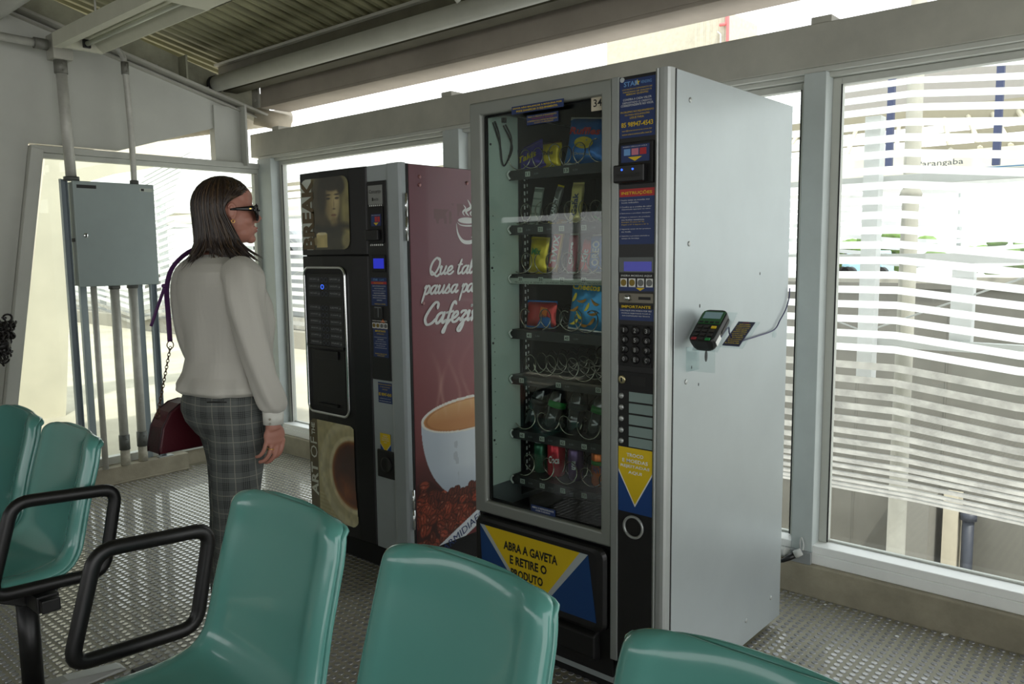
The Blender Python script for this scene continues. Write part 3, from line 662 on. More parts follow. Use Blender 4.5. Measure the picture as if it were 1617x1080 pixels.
bar('chocolate_bar', 'slim silver wrapped bar with yellow top leaning on the second shelf', 'chocolate bar', -.55, TR[1], .026, .12, [mat('silver_foil', (110, 112, 108), .3, .4), YLF, WHT], [('LANCY', .45, .5, .6, 2)], roll=.25)
bar('chocolate_bar', 'cream yellow upright bar with blue lettering in the middle of the second shelf', 'chocolate bar', -.452, TR[1], .045, .12, [CRM, CRM, NAVY], [('Galak', .45, .62, .5, 2)], roll=.04, th=.02)
bar('candy_packet', 'dark packet with bright green edges on the second shelf, right of the cream bar', 'sweets', -.345, TR[1], .07, .085, [mat('dark_foil', (40, 50, 46), .3), GRF, GRN], [('mentos', .5, .7, .3, 2)], roll=.5, th=.02)
bar('candy_packet', 'green candy packet in the rightmost second-shelf spiral, beside the door frame', 'sweets', -.28, TR[1], .05, .085, [GRF, GRF, WHT], [], roll=-.1, th=.02)
bag('snack_bag', 'yellow snack bag in the leftmost third-shelf spiral', 'snack', -.61, TR[2], .08, .115, [YLF, YLF, GRN, REDP], [('Mix', 0, .6, .5, .2, 2, .1)], roll=.06, th=.03)
bar('chocolate_bar', 'gold and red wrapped bar with big white letters leaning on the third shelf', 'chocolate bar', -.545, TR[2], .038, .175, [GDF, BRF, REDP, WHT], [('TWIX', .42, .55, .62, 3)], roll=.14, th=.018, stripes=[(.08, .7, 2)])
bar('chocolate_bar', 'pink wrapped bar standing third from left on the third shelf', 'chocolate bar', -.468, TR[2], .035, .12, [mat('pink_foil', (170, 70, 90), .35, .2), WHF, WHT], [('Charge', .5, .6, .5, 2)], roll=.03)
bar('chocolate_bar', 'dark red wrapped bar behind the pink bar on the third shelf', 'chocolate bar', -.43, TR[2], .04, .105, [RDF, BRF, WHT], [('Kit', .5, .4, .5, 2)], roll=.15, y=.14)
bar('biscuit_packet', 'blue biscuit packet with white letters on the third shelf', 'biscuits', -.365, TR[2], .055, .115, [BLF, WHF, WHT], [('OREO', .5, .7, .5, 2)], th=.03)
bar('candy_packet', 'green and white packet in the rightmost third-shelf spiral', 'sweets', -.275, TR[2], .05, .11, [GRF, WHF, WHT], [('Halls', .5, .6, .5, 2)], th=.03)
bag('snack_bag', 'red blue and orange snack bag lying low in the left fourth-shelf spirals', 'snack', -.595, TR[3], .13, .085, [RDF, BLF, YLF, BLF, ORG], [], roll=.0, th=.045, art=[([(0, .02), (.45, .02), (.45, .35), (.15, .5)], 3), ([(.05, .4), (.3, .38), (.32, .75), (.1, .8)], 4)])
def curl(cx, cz, a, l=.13, w_=.035):
    return [(cx+l*math.cos(t)*math.cos(a)-w_*math.sin(t)*math.sin(a)*(1+.5*math.cos(t)), cz+(l*math.cos(t)*math.sin(a)+w_*math.sin(t)*math.cos(a)*(1+.5*math.cos(t)))*.75+.02*math.cos(2*t)) for t in np.arange(0, 6.28, .45)]
bag('snack_bag', 'tall bright blue bag with orange curls on the fourth shelf', 'snack', -.405, TR[3], .15, .165, [foil(('sky_foil', (40, 150, 210))), WHF, YLF, mat('curl_orange', (214, 150, 40), .5), NAVY], [('Cheetos', 0, .84, .72, .13, 2, .1)], roll=.06, th=.045,
    art=[(curl(dx, dz, an), 3 if i % 3 else 2) for i, (dx, dz, an) in enumerate(((-.25, .12, .6), (0, .10, -.3), (.2, .16, .9), (-.12, .26, -.8), (.22, .33, .2), (-.28, .38, .5), (.05, .43, 1.1), (-.1, .56, .2), (.25, .55, -.6), (-.30, .60, 1.2)))])
bag('snack_bag', 'green foil packet cut off by the door frame on the fourth shelf', 'snack', -.27, TR[3], .05, .10, [GRF, GRF], [], th=.03)
def can(label, x, z, cmat, words, h=.115, r=.026, y=.175, scale=1, band=None):
    x -= .016
    root = empty('drink_can', (x, y, z+.001), label, 'drink can', None)
    m = MB(); m.lathe([(r*.72, 0), (r*.86, .003), (r, .010), (r, h-.012), (r*.84, h-.003)], (x, y, z+.001), 28, 0)
    for t, cz, wv, hv, mi, lo in words:
        V, F = text_geo(t, .03, .2)
        P = []
        for p in V:
            if lo: a = -math.pi/2+(p[1]-.5)*hv/r*-1; zz = z+cz*h+(p[0]-.5)*wv
            else: a = -math.pi/2+(p[0]-.5)*wv/r; zz = z+cz*h+(p[1]-.5)*hv
            P.append((x+(r+.0006)*math.cos(a+.35), y+(r+.0006)*math.sin(a+.35), zz))
        m.add(P, F, mi)
    if band: m.lathe([(r+.0004, band[0]*h), (r+.0004, band[1]*h)], (x, y, z+.001), 28, 3)
    m.build('body', [cmat, WHT, NAVY, mat('can_green_band', (60, 150, 60), .3, .4)], root)
    m = MB(); m.lathe([(r*.84, h-.003), (r*.88, h), (r*.8, h+.0005), (r*.76, h-.004), (.0001, h-.004)], (x, y, z+.001), 28); m.build('lid', ALU, root)
def cm(n, c): return mat(n, c, .25, .45, noise=.05)
can('green and silver drink can, leftmost on the bottom shelf', -.605, TR[6], cm('can_green', (40, 96, 70)), [], band=None, r=.024, h=.11)
can('red drink can with white script on the bottom shelf', -.535, TR[6], cm('can_red', (196, 20, 44)), [('Coca', .52, .04, .026, 1, 0)], r=.0315, h=.122)
can('purple drink can on the bottom shelf, right of the red can', -.452, TR[6], cm('can_purple', (100, 72, 120)), [('uva', .5, .03, .014, 1, 1)], r=.027, h=.115)
can('orange drink can with blue lettering on the bottom shelf', -.352, TR[6], cm('can_orange', (222, 110, 30)), [('FANTA', .5, .046, .024, 2, 0)], band=(.6, .72), r=.03, h=.12)
can('orange can cut off by the door frame at the right end of the bottom shelf', -.272, TR[6], cm('can_orange', (0, 0, 0)), [], r=.03, h=.12)
def bottle(label, x, z, c, lc, h=.19, y=.15, tilt=.5):
    root = empty('plastic_bottle', (x, y, z+.004), label, 'bottle')
    M = Matrix.Translation((x, y, z+.004)) @ Matrix.Rotation(tilt, 4, 'Y') @ Matrix.Rotation(-.15, 4, 'X')
    m = MB(); m.lathe([(.022, 0), (.03, .006), (.031, .05), (.028, .06), (.031, .07), (.031, .12), (.022, .15), (.011, .172), (.011, h)], (0, 0, 0), 24); m.v = [tuple(M @ V3(p)) for p in m.v]; m.build('body', mat('bottle_'+label[:6], c, .15, coat=.6), root)
    m = MB(); m.lathe([(.0315, .082), (.0315, .104)], (0, 0, 0), 24); m.v = [tuple(M @ V3(p)) for p in m.v]; m.build('wrap_label', lc, root)
    m = MB(); m.lathe([(.013, h-.012), (.013, h+.006), (.0001, h+.006)], (0, 0, 0), 20); m.v = [tuple(M @ V3(p)) for p in m.v]; m.build('cap', BLACK, root)
bottle('black plastic drink bottle leaning, leftmost on the sixth shelf', -.645, TR[5], (20, 22, 28), BLACK, tilt=.25, h=.15, y=.16)
bottle('dark bottle with green label on the sixth shelf, second from left', -.555, TR[5], (26, 30, 30), GRN, tilt=.2, h=.15)
bottle('dark bottle on the sixth shelf, third from left with black label', -.46, TR[5], (24, 24, 26), mat('grey_label', (60, 64, 66), .4), tilt=.1, h=.16)
bottle('dark bottle with green label on the sixth shelf, second from right', -.375, TR[5], (22, 24, 24), GRN, tilt=.18, h=.155)
bottle('dark bottle at the right end of the sixth shelf beside the door frame', -.285, TR[5], (20, 20, 22), BLACK, tilt=.0, h=.15)
# ================================================================== COFFEE MACHINE
YC = .167
XFB = XF
def coffee_machine():
    root = empty('coffee_vending_machine', (-1.62, .55, 0), 'black and grey hot drinks machine with maroon coffee advert on its side', 'vending machine')
    m = MB(); m.box(-1.96, -1.281, YC+.0, .93, .115, 1.70); m.build('cabinet', BLACKM, root, bev=.003)
    m = MB(); m.box(-1.95, -1.30, YC+.03, .90, .0, .114); m.build('plinth', BLACKM, root)
    B = XF
    # left black door, bulging a little and waisted at the poster corners
    m = MB(); prof = [(-1.966, .0), (-1.966, -.012), (-1.955, -.024), (-1.80, -.032), (-1.60, -.030), (-1.505, -.020), (-1.498, -.010), (-1.498, 0)]
    m.loft([[(a, YC+b, z) for a, b in prof] for z in (.12, 1.345)], sm=False); m.build('lower_door', BLACK, root, bev=.003)
    m = MB(); m.loft([[(a, YC+b, z) for a, b in prof] for z in (1.349, 1.704)], sm=False); m.build('upper_door', BLACK, root, bev=.003)
    yd = YC-.0335
    # ---- upper poster
    x0, x1, z0, z1 = -1.938, -1.600, 1.372, 1.676
    def msk(r):
        def f(U, V):
            w, h = x1-x0, 1; a = np.minimum(U, 1-U)/r; b = np.minimum(V, 1-V)/r
            return ~((a < 1) & (b < 1) & ((1-a)**2+(1-b)**2 > 1))
        return f
    def up(U, V):
        c = np.zeros(U.shape+(3,)); base = np.array([150, 142, 88.]); c[:] = base
        n = vnoise(U, V, 9, 3)
        def blend(mk, col, k=1.0):
            mk = np.clip(mk, 0, 1)[..., None]*k; c[:] = c*(1-mk)+np.array(col, float)*mk
        def el(cx, cy, rx, ry, soft=.15): d = np.sqrt(((U-cx)/rx)**2+((V-cy)/ry)**2); return np.clip((1-d)/soft, 0, 1)
        blend(el(.60, .62, .50, .62, .25), (64, 57, 42), .92)
        blend(el(1.0, .55, .22, .60, .5), (150, 140, 84), .85)
        blend(el(.66, .66, .185, .31, .22), (158, 140, 96))
        blend(el(.58, .60, .12, .26, .5)*np.clip((.62-U)*9, 0, 1), (92, 80, 56), .75)
        blend(el(.735, .62, .085, .24, .6), (196, 178, 128), .75)
        blend(el(.66, .92, .26, .13, .25), (46, 40, 30), .95); blend(el(.45, .74, .12, .30, .4), (50, 44, 34), .85)
        blend(el(.84, .86, .10, .12, .4), (44, 38, 28), .9)
        blend(el(.70, .37, .10, .10, .5), (128, 112, 74), .8)
        for cx in (.585, .765): blend(el(cx, .705, .055, .017, .5), (36, 30, 24)); blend(el(cx, .755, .075, .014, .6), (44, 36, 28)); blend(el(cx, .69, .05, .012, .8), (120, 104, 74), .5)
        blend(el(.70, .63, .020, .085, .8), (118, 102, 72), .6); blend(el(.70, .56, .042, .016, .6), (80, 66, 48), .8)
        blend(el(.69, .475, .072, .020, .5), (110, 74, 54), .9); blend(el(.69, .462, .06, .010, .6), (150, 110, 82), .7)
        blend(el(.55, .13, .50, .20, .2), (58, 56, 44), .9)
        blend(np.clip(1-np.abs(V-.30-.02*np.sin(U*9))*14, 0, 1), (40, 38, 32), .8)
        blend(el(.93, .12, .12, .16, .5), (150, 140, 92), .8)
        blend(((abs(U-.43) < .115) & (V > .03) & (V < .225)).astype(float), (186, 170, 112)); blend(el(.43, .225, .115, .022, .2), (216, 206, 160)); blend(el(.29, .12, .05, .07, .3), (160, 142, 94), .9)
        c *= (.88+.24*n)[..., None]
        blend((U < .235).astype(float), (206, 214, 206), .93)       # white band behind the letters
        return c
    p = paint(None, 'portrait_poster', (x0, yd, z0), XF, x1-x0, z1-z0, 110, 110, up, PRINT, msk(.13), root)
    m = MB()
    Bv = (V3((0, 0, 1)), V3((-1, 0, 0)), V3((0, -1, 0)))
    mb = MB(); mb.text('BREAK', (x0+.050, yd-.0008, (z0+z1)/2), Bv, .30, .085, 0, bold=.05)
    mb.build('lettering', mat('poster_olive', (92, 76, 48), .4), p)
    # ---- selector bay: chrome rim, panel, dispensing recess
    zc0, zc1, a0, a1 = .655, 1.295, -1.932, -1.640
    m = MB(); P = [(a+(a0+a1)/2, b+(zc0+zc1)/2) for a, b in rrect(a1-a0, zc1-zc0, .035, 6)]
    m.tube([(a, yd-.002, b) for a, b in P], .0065, 8, closed=True); m.build('chrome_rim', CHROME, root)
    m = MB(); m.prism(P, (0, yd+.0025, 0), XF, .0015, 0); m.build('bay_backing', BLACKM, root)
    m = MB(); m.box(-1.905, -1.655, yd-.006, yd+.0009, .955, 1.27, 0)
    m.box(-1.905, -1.655, yd-.014, yd-.006, .945, .957, 0); sp = m.build('selection_panel', [BLACK], root, bev=.002)
    names = ['CAFÉ CURTO', 'CAPPUCCINO', 'CAFÉ LONGO', 'CHOCOLATE', 'CAFÉ C/ LEITE', 'MOCACCINO', 'CHÁ', 'LEITE', 'AÇÚCAR', 'CAFÉ', 'EXPRESSO', 'MACCHIATO', 'ÁGUA', 'LATTE', 'COPO', 'DUPLO', 'MENOS', 'MAIS']
    k = 0
    for r in range(10):
        if r == 3: continue
        z = 1.243-.0305*r
        for sx_, px in ((-1, -1.795), (1, -1.768)):
            m = MB(); m.tube([(px+.0095*math.cos(a), yd-.0072, z+.0095*math.sin(a)) for a in np.arange(0, 6.28, 6.2832/16)], .0009, 6, closed=True)
            lit = (r == 1 and sx_ == -1)
            m.build('button_ring', mat('blue_ring', (60, 110, 255), .3, emis=2.0) if lit else mat('button_ring_grey', (84, 92, 104), .4), sp)
        for xx, side in ((-1.853, 0), (-1.706, 1)):
            m = MB(); m.box(xx-.042, xx+.042, yd-.0068, yd-.006, z-.0115, z+.0115, 0)
            m.text(names[k % 18], (xx-.008, yd-.0069, z+.003), XF, .052, .006, 1, eps=.0004); m.text('1,%02d' % (25+25*(k % 4)), (xx+.031, yd-.0069, z), XF, .012, .008, 1, eps=.0004); k += 1
            m.build('drink_label', [mat('label_smoke', (48, 50, 54), .3), mat('label_text', (168, 172, 172), .5)], sp)
    m = MB(); m.box(-1.90, -1.66, yd-.001, yd+.0008, .685, .935, 0); m.box(-1.86, -1.70, yd-.010, yd-.001, .90, .935, 0); m.box(-1.85, -1.71, yd-.012, yd-.001, .690, .70, 0)
    m.build('dispensing_bay', mat('bay_black', (8, 8, 9), .35), root, bev=.002)
    # ---- lower poster
    lx0, lx1, lz0, lz1 = -1.945, -1.602, .17, .618
    def low(U, V):
        c = np.zeros(U.shape+(3,)); c[:] = (196, 186, 140)
        def blend(mk, col, k=1.0):
            mk = np.clip(mk, 0, 1)[..., None]*k; c[:] = c*(1-mk)+np.array(col, float)*mk
        X = (U-.92)*.343; Y = (V-.52)*.448; d = np.sqrt(X**2+Y**2)
        blend((V < .28)*(.5+.5*np.sin(V*160+U*9)), (176, 160, 112), .55)
        blend(np.clip((.245-d)/.01, 0, 1), (212, 204, 164)); blend(np.clip((.215-d)/.02, 0, 1), (190, 178, 130), .7)
        blend(np.clip((.175-d)/.008, 0, 1), (226, 216, 176)); blend(np.clip((.155-d)/.012, 0, 1), (150, 84, 30))
        blend(np.clip((.146-d)/.02, 0, 1), (92, 44, 26)); e = np.sqrt((X+.03)**2+(Y-.045)**2); blend(np.clip((.10-e)/.06, 0, 1), (70, 38, 28), .8)
        e = np.sqrt((X+.05)**2+(Y+.08)**2); blend(np.clip((.09-e)/.08, 0, 1), (190, 110, 50), .5)
        blend((U < .185).astype(float), (104, 92, 62), 1)
        c *= (.93+.14*vnoise(U, V, 20, 5))[..., None]; return c
    def lm(U, V):
        a = np.minimum(U*1., (1-U))/.14; b = np.minimum(V, 1-V)/.10
        cut = (a < 1) & (b < 1) & ((1-a)**2+(1-b)**2 > 1)
        return ~cut & (U < .93+.05*np.clip((.45-V)/.45, 0, 1)+.02)
    p = paint(None, 'coffee_cup_poster', (lx0, yd, lz0), XF, lx1-lx0, lz1-lz0, 110, 140, low, PRINT, lm, root)
    mb = MB()
    for t, zc, ww, hh in (('THE', .572, .055, .026), ('OF', .485, .095, .050), ('ART', .34, .15, .050)): mb.text(t, (lx0+.034, yd-.0008, zc), Bv, ww, hh, 0, bold=.03 if t != 'OF' else 0)
    mb.build('lettering', mat('poster_pale', (220, 222, 208), .4), p)
    m = MB(); m.box(-1.95, -1.50, YC-.022, YC-.0, .1190, .1195); 
    # ---- silver column
    m = MB(); m.loft([[(-1.4965, YC, z), (-1.4965, YC-.018, z), (-1.372, YC-.018, z), (-1.366, YC-.026, z), (-1.352, YC-.030, z), (-1.292, YC-.030, z), (-1.281, YC-.022, z), (-1.281, YC, z)] for z in (.118, 1.703)], sm=False)
    m.build('column', mat('column_silver', (170, 178, 180), .42, .3, noise=.04), root, bev=.0015)
    ym = YC-.0185
    m = MB(); m.box(-1.484, -1.366, ym-.012, ym+.001, .838, 1.640); m.build('payment_module', BLACK, root, bev=.003)
    yq = ym-.0122
    def M_(a, b): r = FR(yq, a, b); return r
    X0, X1 = -1.478, -1.371
    r = M_((588, 293), (616, 321)); sticker('name_plate', yq, (-1.474, -1.386, r[2], r[3]), mat('plate_silver', (150, 152, 150), .3, .6), [('Concerto', .5, .68, .8, .2, 4, .0), ('necta', .55, .26, .36, .13, 4)], root, th=.002, extra=[([(.28, .18), (.36, .18), (.36, .36), (.28, .36)], 4)])
    m = MB(); z1_ = M_((590, 326), (616, 326))[3]; z0_ = M_((590, 384), (616, 384))[2]; m.box(-1.474, -1.384, yq-.006, yq, z0_, z1_); rd = m.build('banknote_reader', BLACKM, root, bev=.003)
    m = MB(); m.box(-1.476, -1.396, yq-.024, yq-.0062, z0_+.012, z0_+.055); m.build('reader_mouth', BLACK, rd, bev=.004)
    m = MB()
    for zz in (z0_-.006, z1_+.002): 
        for i in range(7): m.box(-1.470+i*.012, -1.463+i*.012, yq-.001, yq+.001, zz-.003, zz+.004)
    m.build('reader_trim', CHROME, rd)
    z1_ = M_((597, 338), (616, 338))[3]; z0_ = M_((597, 356), (616, 356))[2]
    sticker('picture_label', yq-.0062, (-1.452, -1.392, z0_, z1_), NAVY, [('INSIRA CÉDULAS AQUI', .5, .9, .85, .08, 1)], root, extra=[([(.1, .35), (.33, .35), (.33, .78), (.1, .78)], 5), ([(.38, .35), (.62, .35), (.62, .78), (.38, .78)], 3), ([(.67, .35), (.9, .35), (.9, .78), (.67, .78)], 3), ([(.25, .28), (.75, .28), (.5, .05)], 2)])
    z1_ = M_((600, 408), (620, 408))[3]; z0_ = M_((600, 424), (620, 424))[2]
    m = MB(); m.box(-1.462, -1.378, yq-.004, yq, z0_-.014, z1_+.014); d = m.build('display', BLACKM, root, bev=.002)
    m = MB(); m.box(-1.450, -1.385, yq-.0046, yq-.004, z0_, z1_-.0); m.build('screen', LCD, d)
    z1_ = M_((592, 439), (620, 439))[3]; z0_ = M_((592, 482), (620, 482))[2]
    sticker('instruction_sticker', yq, (X0+.006, X1-.004, z0_, z1_), NAVY, [('STAR', .3, .93, .3, .08, 5, .02), ('CAFÉ', .7, .93, .3, .07, 5), ('INSTRUÇÕES', .5, .81, .6, .05, 2)]+[(t, .52, .70-.085*i, w_, .04, 1) for i, (t, w_) in enumerate((('INSIRA AS MOEDAS OU NOTAS', .84), ('NO LOCAL INDICADO', .6), ('ESCOLHA O NÍVEL DE AÇÚCAR', .84), ('SELECIONE A BEBIDA', .7), ('AGUARDE O PREPARO DA BEBIDA', .86), ('RETIRE O COPO COM CUIDADO', .82), ('OBRIGADO', .35)))]+[('VERIFIQUE ANTES', .55, .05, .7, .05, 2)], root, extra=[([(0, .77), (1, .77), (1, .86), (0, .86)], 3)], mats=[NAVY, WHT, YEL, REDP, BLKP, mat('pale_blue_print', (0, 0, 0))])
    z1_ = M_((597, 485), (612, 485))[3]; z0_ = M_((597, 503), (612, 503))[2]
    m = MB(); m.box(-1.455, -1.405, yq-.005, yq, z0_, z1_); cs = m.build('coin_inlet', mat('inlet_black', (30, 30, 32), .4), root, bev=.003)
    m = MB(); m.box(-1.430, -1.426, yq-.0056, yq-.005, z0_+.006, z1_-.006); m.box(-1.45, -1.41, yq-.0056, yq-.005, z1_-.005, z1_-.001); m.build('coin_slot', GRYP, cs)
    m = MB(); m.prism([(-.014, 0), (.014, 0), (0, .012)], (-1.405, yq-.0008, z0_-.014), XF, .0006); m.build('arrow_mark', ORG, root)
    z1_ = M_((593, 508), (620, 508))[3]; z0_ = M_((593, 519), (620, 519))[2]
    m = MB(); m.box(X0+.004, X1-.003, yq-.001, yq, z0_-.002, z1_+.003, 0)
    m.text('INSIRA MOEDAS AQUI', ((X0+X1)/2, yq-.001, z1_-.001), XF, .09, .006, 1, bold=.01)
    for i in range(4):
        x = X0+.017+i*.0245; zc = (z0_+z1_)/2-.003; m.box(x-.0105, x+.0105, yq-.0015, yq-.001, zc-.0115, zc+.0115, 1); m.cyl((x, yq-.0015, zc), (x, yq-.002, zc), .0088, 14, 2 if i < 2 else 3)
    m.build('coin_sticker', [BLKP, WHT, MATS['coin_brass'], MATS['coin_nickel']], root)
    z1_ = M_((595, 521), (622, 521))[3]; z0_ = M_((595, 563), (622, 563))[2]
    sticker('notice_sticker', yq, (X0+.010, X1-.004, z0_, z1_), NAVY, [('IMPORTANTE', .5, .92, .7, .07, 2, .02), ('ATENÇÃO', .5, .82, .5, .05, 2)]+[(t, .5, .70-.075*i, w_, .035, 1) for i, (t, w_) in enumerate((('A MÁQUINA DEVOLVE TROCO', .86), ('EM MOEDAS', .4), ('CASO NÃO HAJA MOEDAS', .7), ('AVISE O RESPONSÁVEL', .8), ('OU LIGUE PARA NÓS', .6), ('NÃO BATA NO EQUIPAMENTO', .8)))]+[('CONFIRA O MELHOR CAFÉ', .5, .12, .8, .05, 2, .01), ('CAPPUCCINO', .5, .05, .5, .04, 2)], root)
    # on the silver part
    ys = ym
    def S_(a, b): return FR(ys, a, b)
    r = S_((600, 603), (628, 640)); x0s, x1s = -1.462, -1.374
    sticker('contact_sticker', ys, (x0s, x1s, r[2], r[3]), NAVY, [('PROBLEMAS NO EQUIPAMENTO', .5, .90, .92, .06, 2), ('OU PARA RECLAMAÇÕES', .5, .78, .7, .06, 2), ('LIGUE PARA', .5, .66, .36, .05, 2), ('85 98947-4543', .5, .42, .9, .16, 2, .02), ('sac@stareventos.com.br', .5, .22, .8, .045, 1), ('www.stareventoscafe.com.br', .5, .10, .86, .045, 1)], root)
    r = S_((601, 683), (624, 722))
    sticker('change_sticker', ys, (-1.458, -1.392, r[2], r[3]), BLU, [('TROCO', .5, .88, .4, .06, 1), ('E MOEDAS', .5, .78, .6, .06, 1), ('REJEITADAS', .5, .68, .7, .06, 1), ('AQUI', .5, .58, .3, .06, 1)], root, extra=[([(0, .5), (0, 1), (1, 1), (1, .5), (.5, .12)], 1), ([(0, .54), (0, 1), (1, 1), (1, .54), (.5, .16)], 2)])
    z0_, z1_ = .428, .545
    m = MB(); m.box(-1.472, -1.364, ys-.010, ys+.001, z0_, z1_); cr = m.build('change_tray', BLACK, root, bev=.004)
    m = MB(); bs = (V3((1, 0, 0)), V3((0, 0, 1)), V3((0, -1, 0))); m.lathe([(.034, 0), (.034, .003), (.027, .004), (.022, .001), (.0001, .0008)], (-1.412, ys-.010, (z0_+z1_)/2), 28, basis=bs); m.build('change_cup', BLKP, cr)
    # ---- maroon side panel with the printed advert
    xs = -1.2795; m = MB(); m.box(-1.2805, xs, YC+.012, .925, .125, 1.698); side = m.build('side_panel', mat('maroon_sheet', (112, 62, 68), .3, noise=.04), root, bev=.001)
    Y0, Y1, Z0, Z1 = YC+.014, .925, .125, 1.697
    def adv(U, V):
        y = Y0+U*(Y1-Y0); z = Z0+V*(Z1-Z0); c = np.zeros(U.shape+(3,))
        top = np.array([124, 74, 86.]); mid = np.array([132, 64, 66.]); bot = np.array([96, 40, 38.])
        t = np.clip((z-.62)/.75, 0, 1)[..., None]; b = np.clip((z-.25)/.45, 0, 1)[..., None]
        c[:] = bot*(1-b)+(mid*(1-t)+top*t)*b
        c *= (.94+.12*vnoise(U, V, 6, 1))[..., None]
        def blend(mk, col, k=1.0):
            mk = np.clip(mk, 0, 1)[..., None]*k; c[:] = c*(1-mk)+np.array(col, float)*mk
        # coffee beans
        zb = .40+.03*np.sin(y*13)+.02*np.sin(y*31)
        dark = np.clip((zb+.12-z)/.2, 0, 1); blend(dark*np.clip((.42-y)*8+.6, 0, 1), (54, 24, 22), .85)
        rs = np.random.RandomState(4); blend((z < zb).astype(float), (58, 26, 22), .8)
        for i in range(330):
            cy, cz = Y0+rs.rand()*(Y1-Y0), Z0+rs.rand()*.30; a = rs.rand()*3.14; L_, W_ = .026+.006*rs.rand(), .017+.003*rs.rand()
            if cz > .40+.03*math.sin(cy*13)+.02*math.sin(cy*31)-.01: continue
            p_ = (y-cy)*math.cos(a)+(z-cz)*math.sin(a); q_ = -(y-cy)*math.sin(a)+(z-cz)*math.cos(a)
            near = (abs(p_) < L_) & (abs(q_) < W_); d = np.sqrt((p_/L_)**2+(q_/W_)**2)
            g = rs.rand(); col = np.array([96, 40, 28])+g*np.array([74, 34, 20])
            blend((d < 1)*near, col*(.62)); blend((d < .82)*near, col); blend((abs(q_+.002*np.sin(p_*200)) < .0016)*(d < .8)*near, (40, 16, 14)); blend((np.sqrt(((p_-.006)/.006)**2+((q_-.007)/.003)**2) < 1)*near, (190, 130, 100), .7)
        # cup
        yc_, zr = .50, .665
        rt = .285; zbm = .335; h_ = (zr-z)/(zr-zbm)
        hw = rt*np.sqrt(np.clip(1-np.clip(h_, 0, 1)**2.2*.80, 0, 1))
        cup = (z < zr) & (z > zbm) & (abs(y-yc_) < hw)
        blend(cup.astype(float), (214, 222, 228)); blend(cup*np.clip((yc_-y-.02)/.5, 0, .35), (150, 165, 185)); blend(cup*np.clip((.45-z)/.2, 0, .5), (160, 172, 188))
        el = ((y-yc_)/rt)**2+((z-zr)/.075)**2; blend((el < 1).astype(float), (236, 232, 222)); el2 = ((y-yc_)/(rt*.95))**2+((z-zr+.002)/.066)**2
        blend((el2 < 1).astype(float), (196, 132, 74)); blend((el2 < 1)*np.clip((z-zr+.02)/.08, 0, 1), (226, 178, 120), .8); blend((el2 < 1)*np.clip(1-abs(el2-.9)*14, 0, 1), (160, 96, 44), .7)
        rs = np.random.RandomState(9)                              # beans in front of the cup foot
        for i in range(16):
            cy, cz = .26+.03*i+rs.rand()*.01, .335+.012*math.sin(i*1.7); d = np.sqrt(((y-cy)/.022)**2+((z-cz)/.019)**2); blend((d < 1).astype(float), (70, 30, 24)); blend((d < .8).astype(float), (104, 46, 32)); blend((abs(y-cy-.3*(z-cz)) < .002)*(d < .8), (40, 16, 14))
        # steam
        st = np.zeros(U.shape)
        for ph, am, y_ in ((0, .05, .42), (1.3, .07, .50), (2.4, .05, .36), (4., .09, .56), (5, .04, .30)):
            line = y_+am*np.sin((z-.6)*14+ph)*np.clip((z-.6)*3, 0, 1); wd = .006+.03*np.clip(z-.65, 0, 1)
            st += np.exp(-((y-line)/wd)**2)*np.clip((z-.66)*12, 0, 1)*np.clip((1.0-z)*3.5, 0, 1)*(.4+.6*vnoise(U, V, 25, 11))
        blend(st*.42, (230, 190, 170))
        # diagonal white banner
        bn = (z-(.112+.42*(y-.34))); blend(((bn > -.038) & (bn < .030)).astype(float), (222, 226, 230)); blend((bn <= -.038).astype(float), (110, 40, 44))
        # peeled-off sticker marks
        for cy, cz, ry, rz_ in ((.36, 1.50, .05, .03), (.44, 1.53, .04, .025)):
            e = (abs(y-cy) < ry) & (abs(z-cz) < rz_) & (vnoise(U, V, 50, 6) > .55); blend(e.astype(float), (104, 60, 62), .8)
        e = (abs(y-.41) < .016) & (abs(z-.47) < .09) & (vnoise(U, V, 60, 2) > .6); blend(e.astype(float), (178, 186, 194), .8)
        return c
    ad = paint(None, 'coffee_advert', (xs+.0005, Y0, Z0), XS, Y1-Y0, Z1-Z0, 290, 560, adv, vcol_mat('satin_advert', .42, .12), None, root)
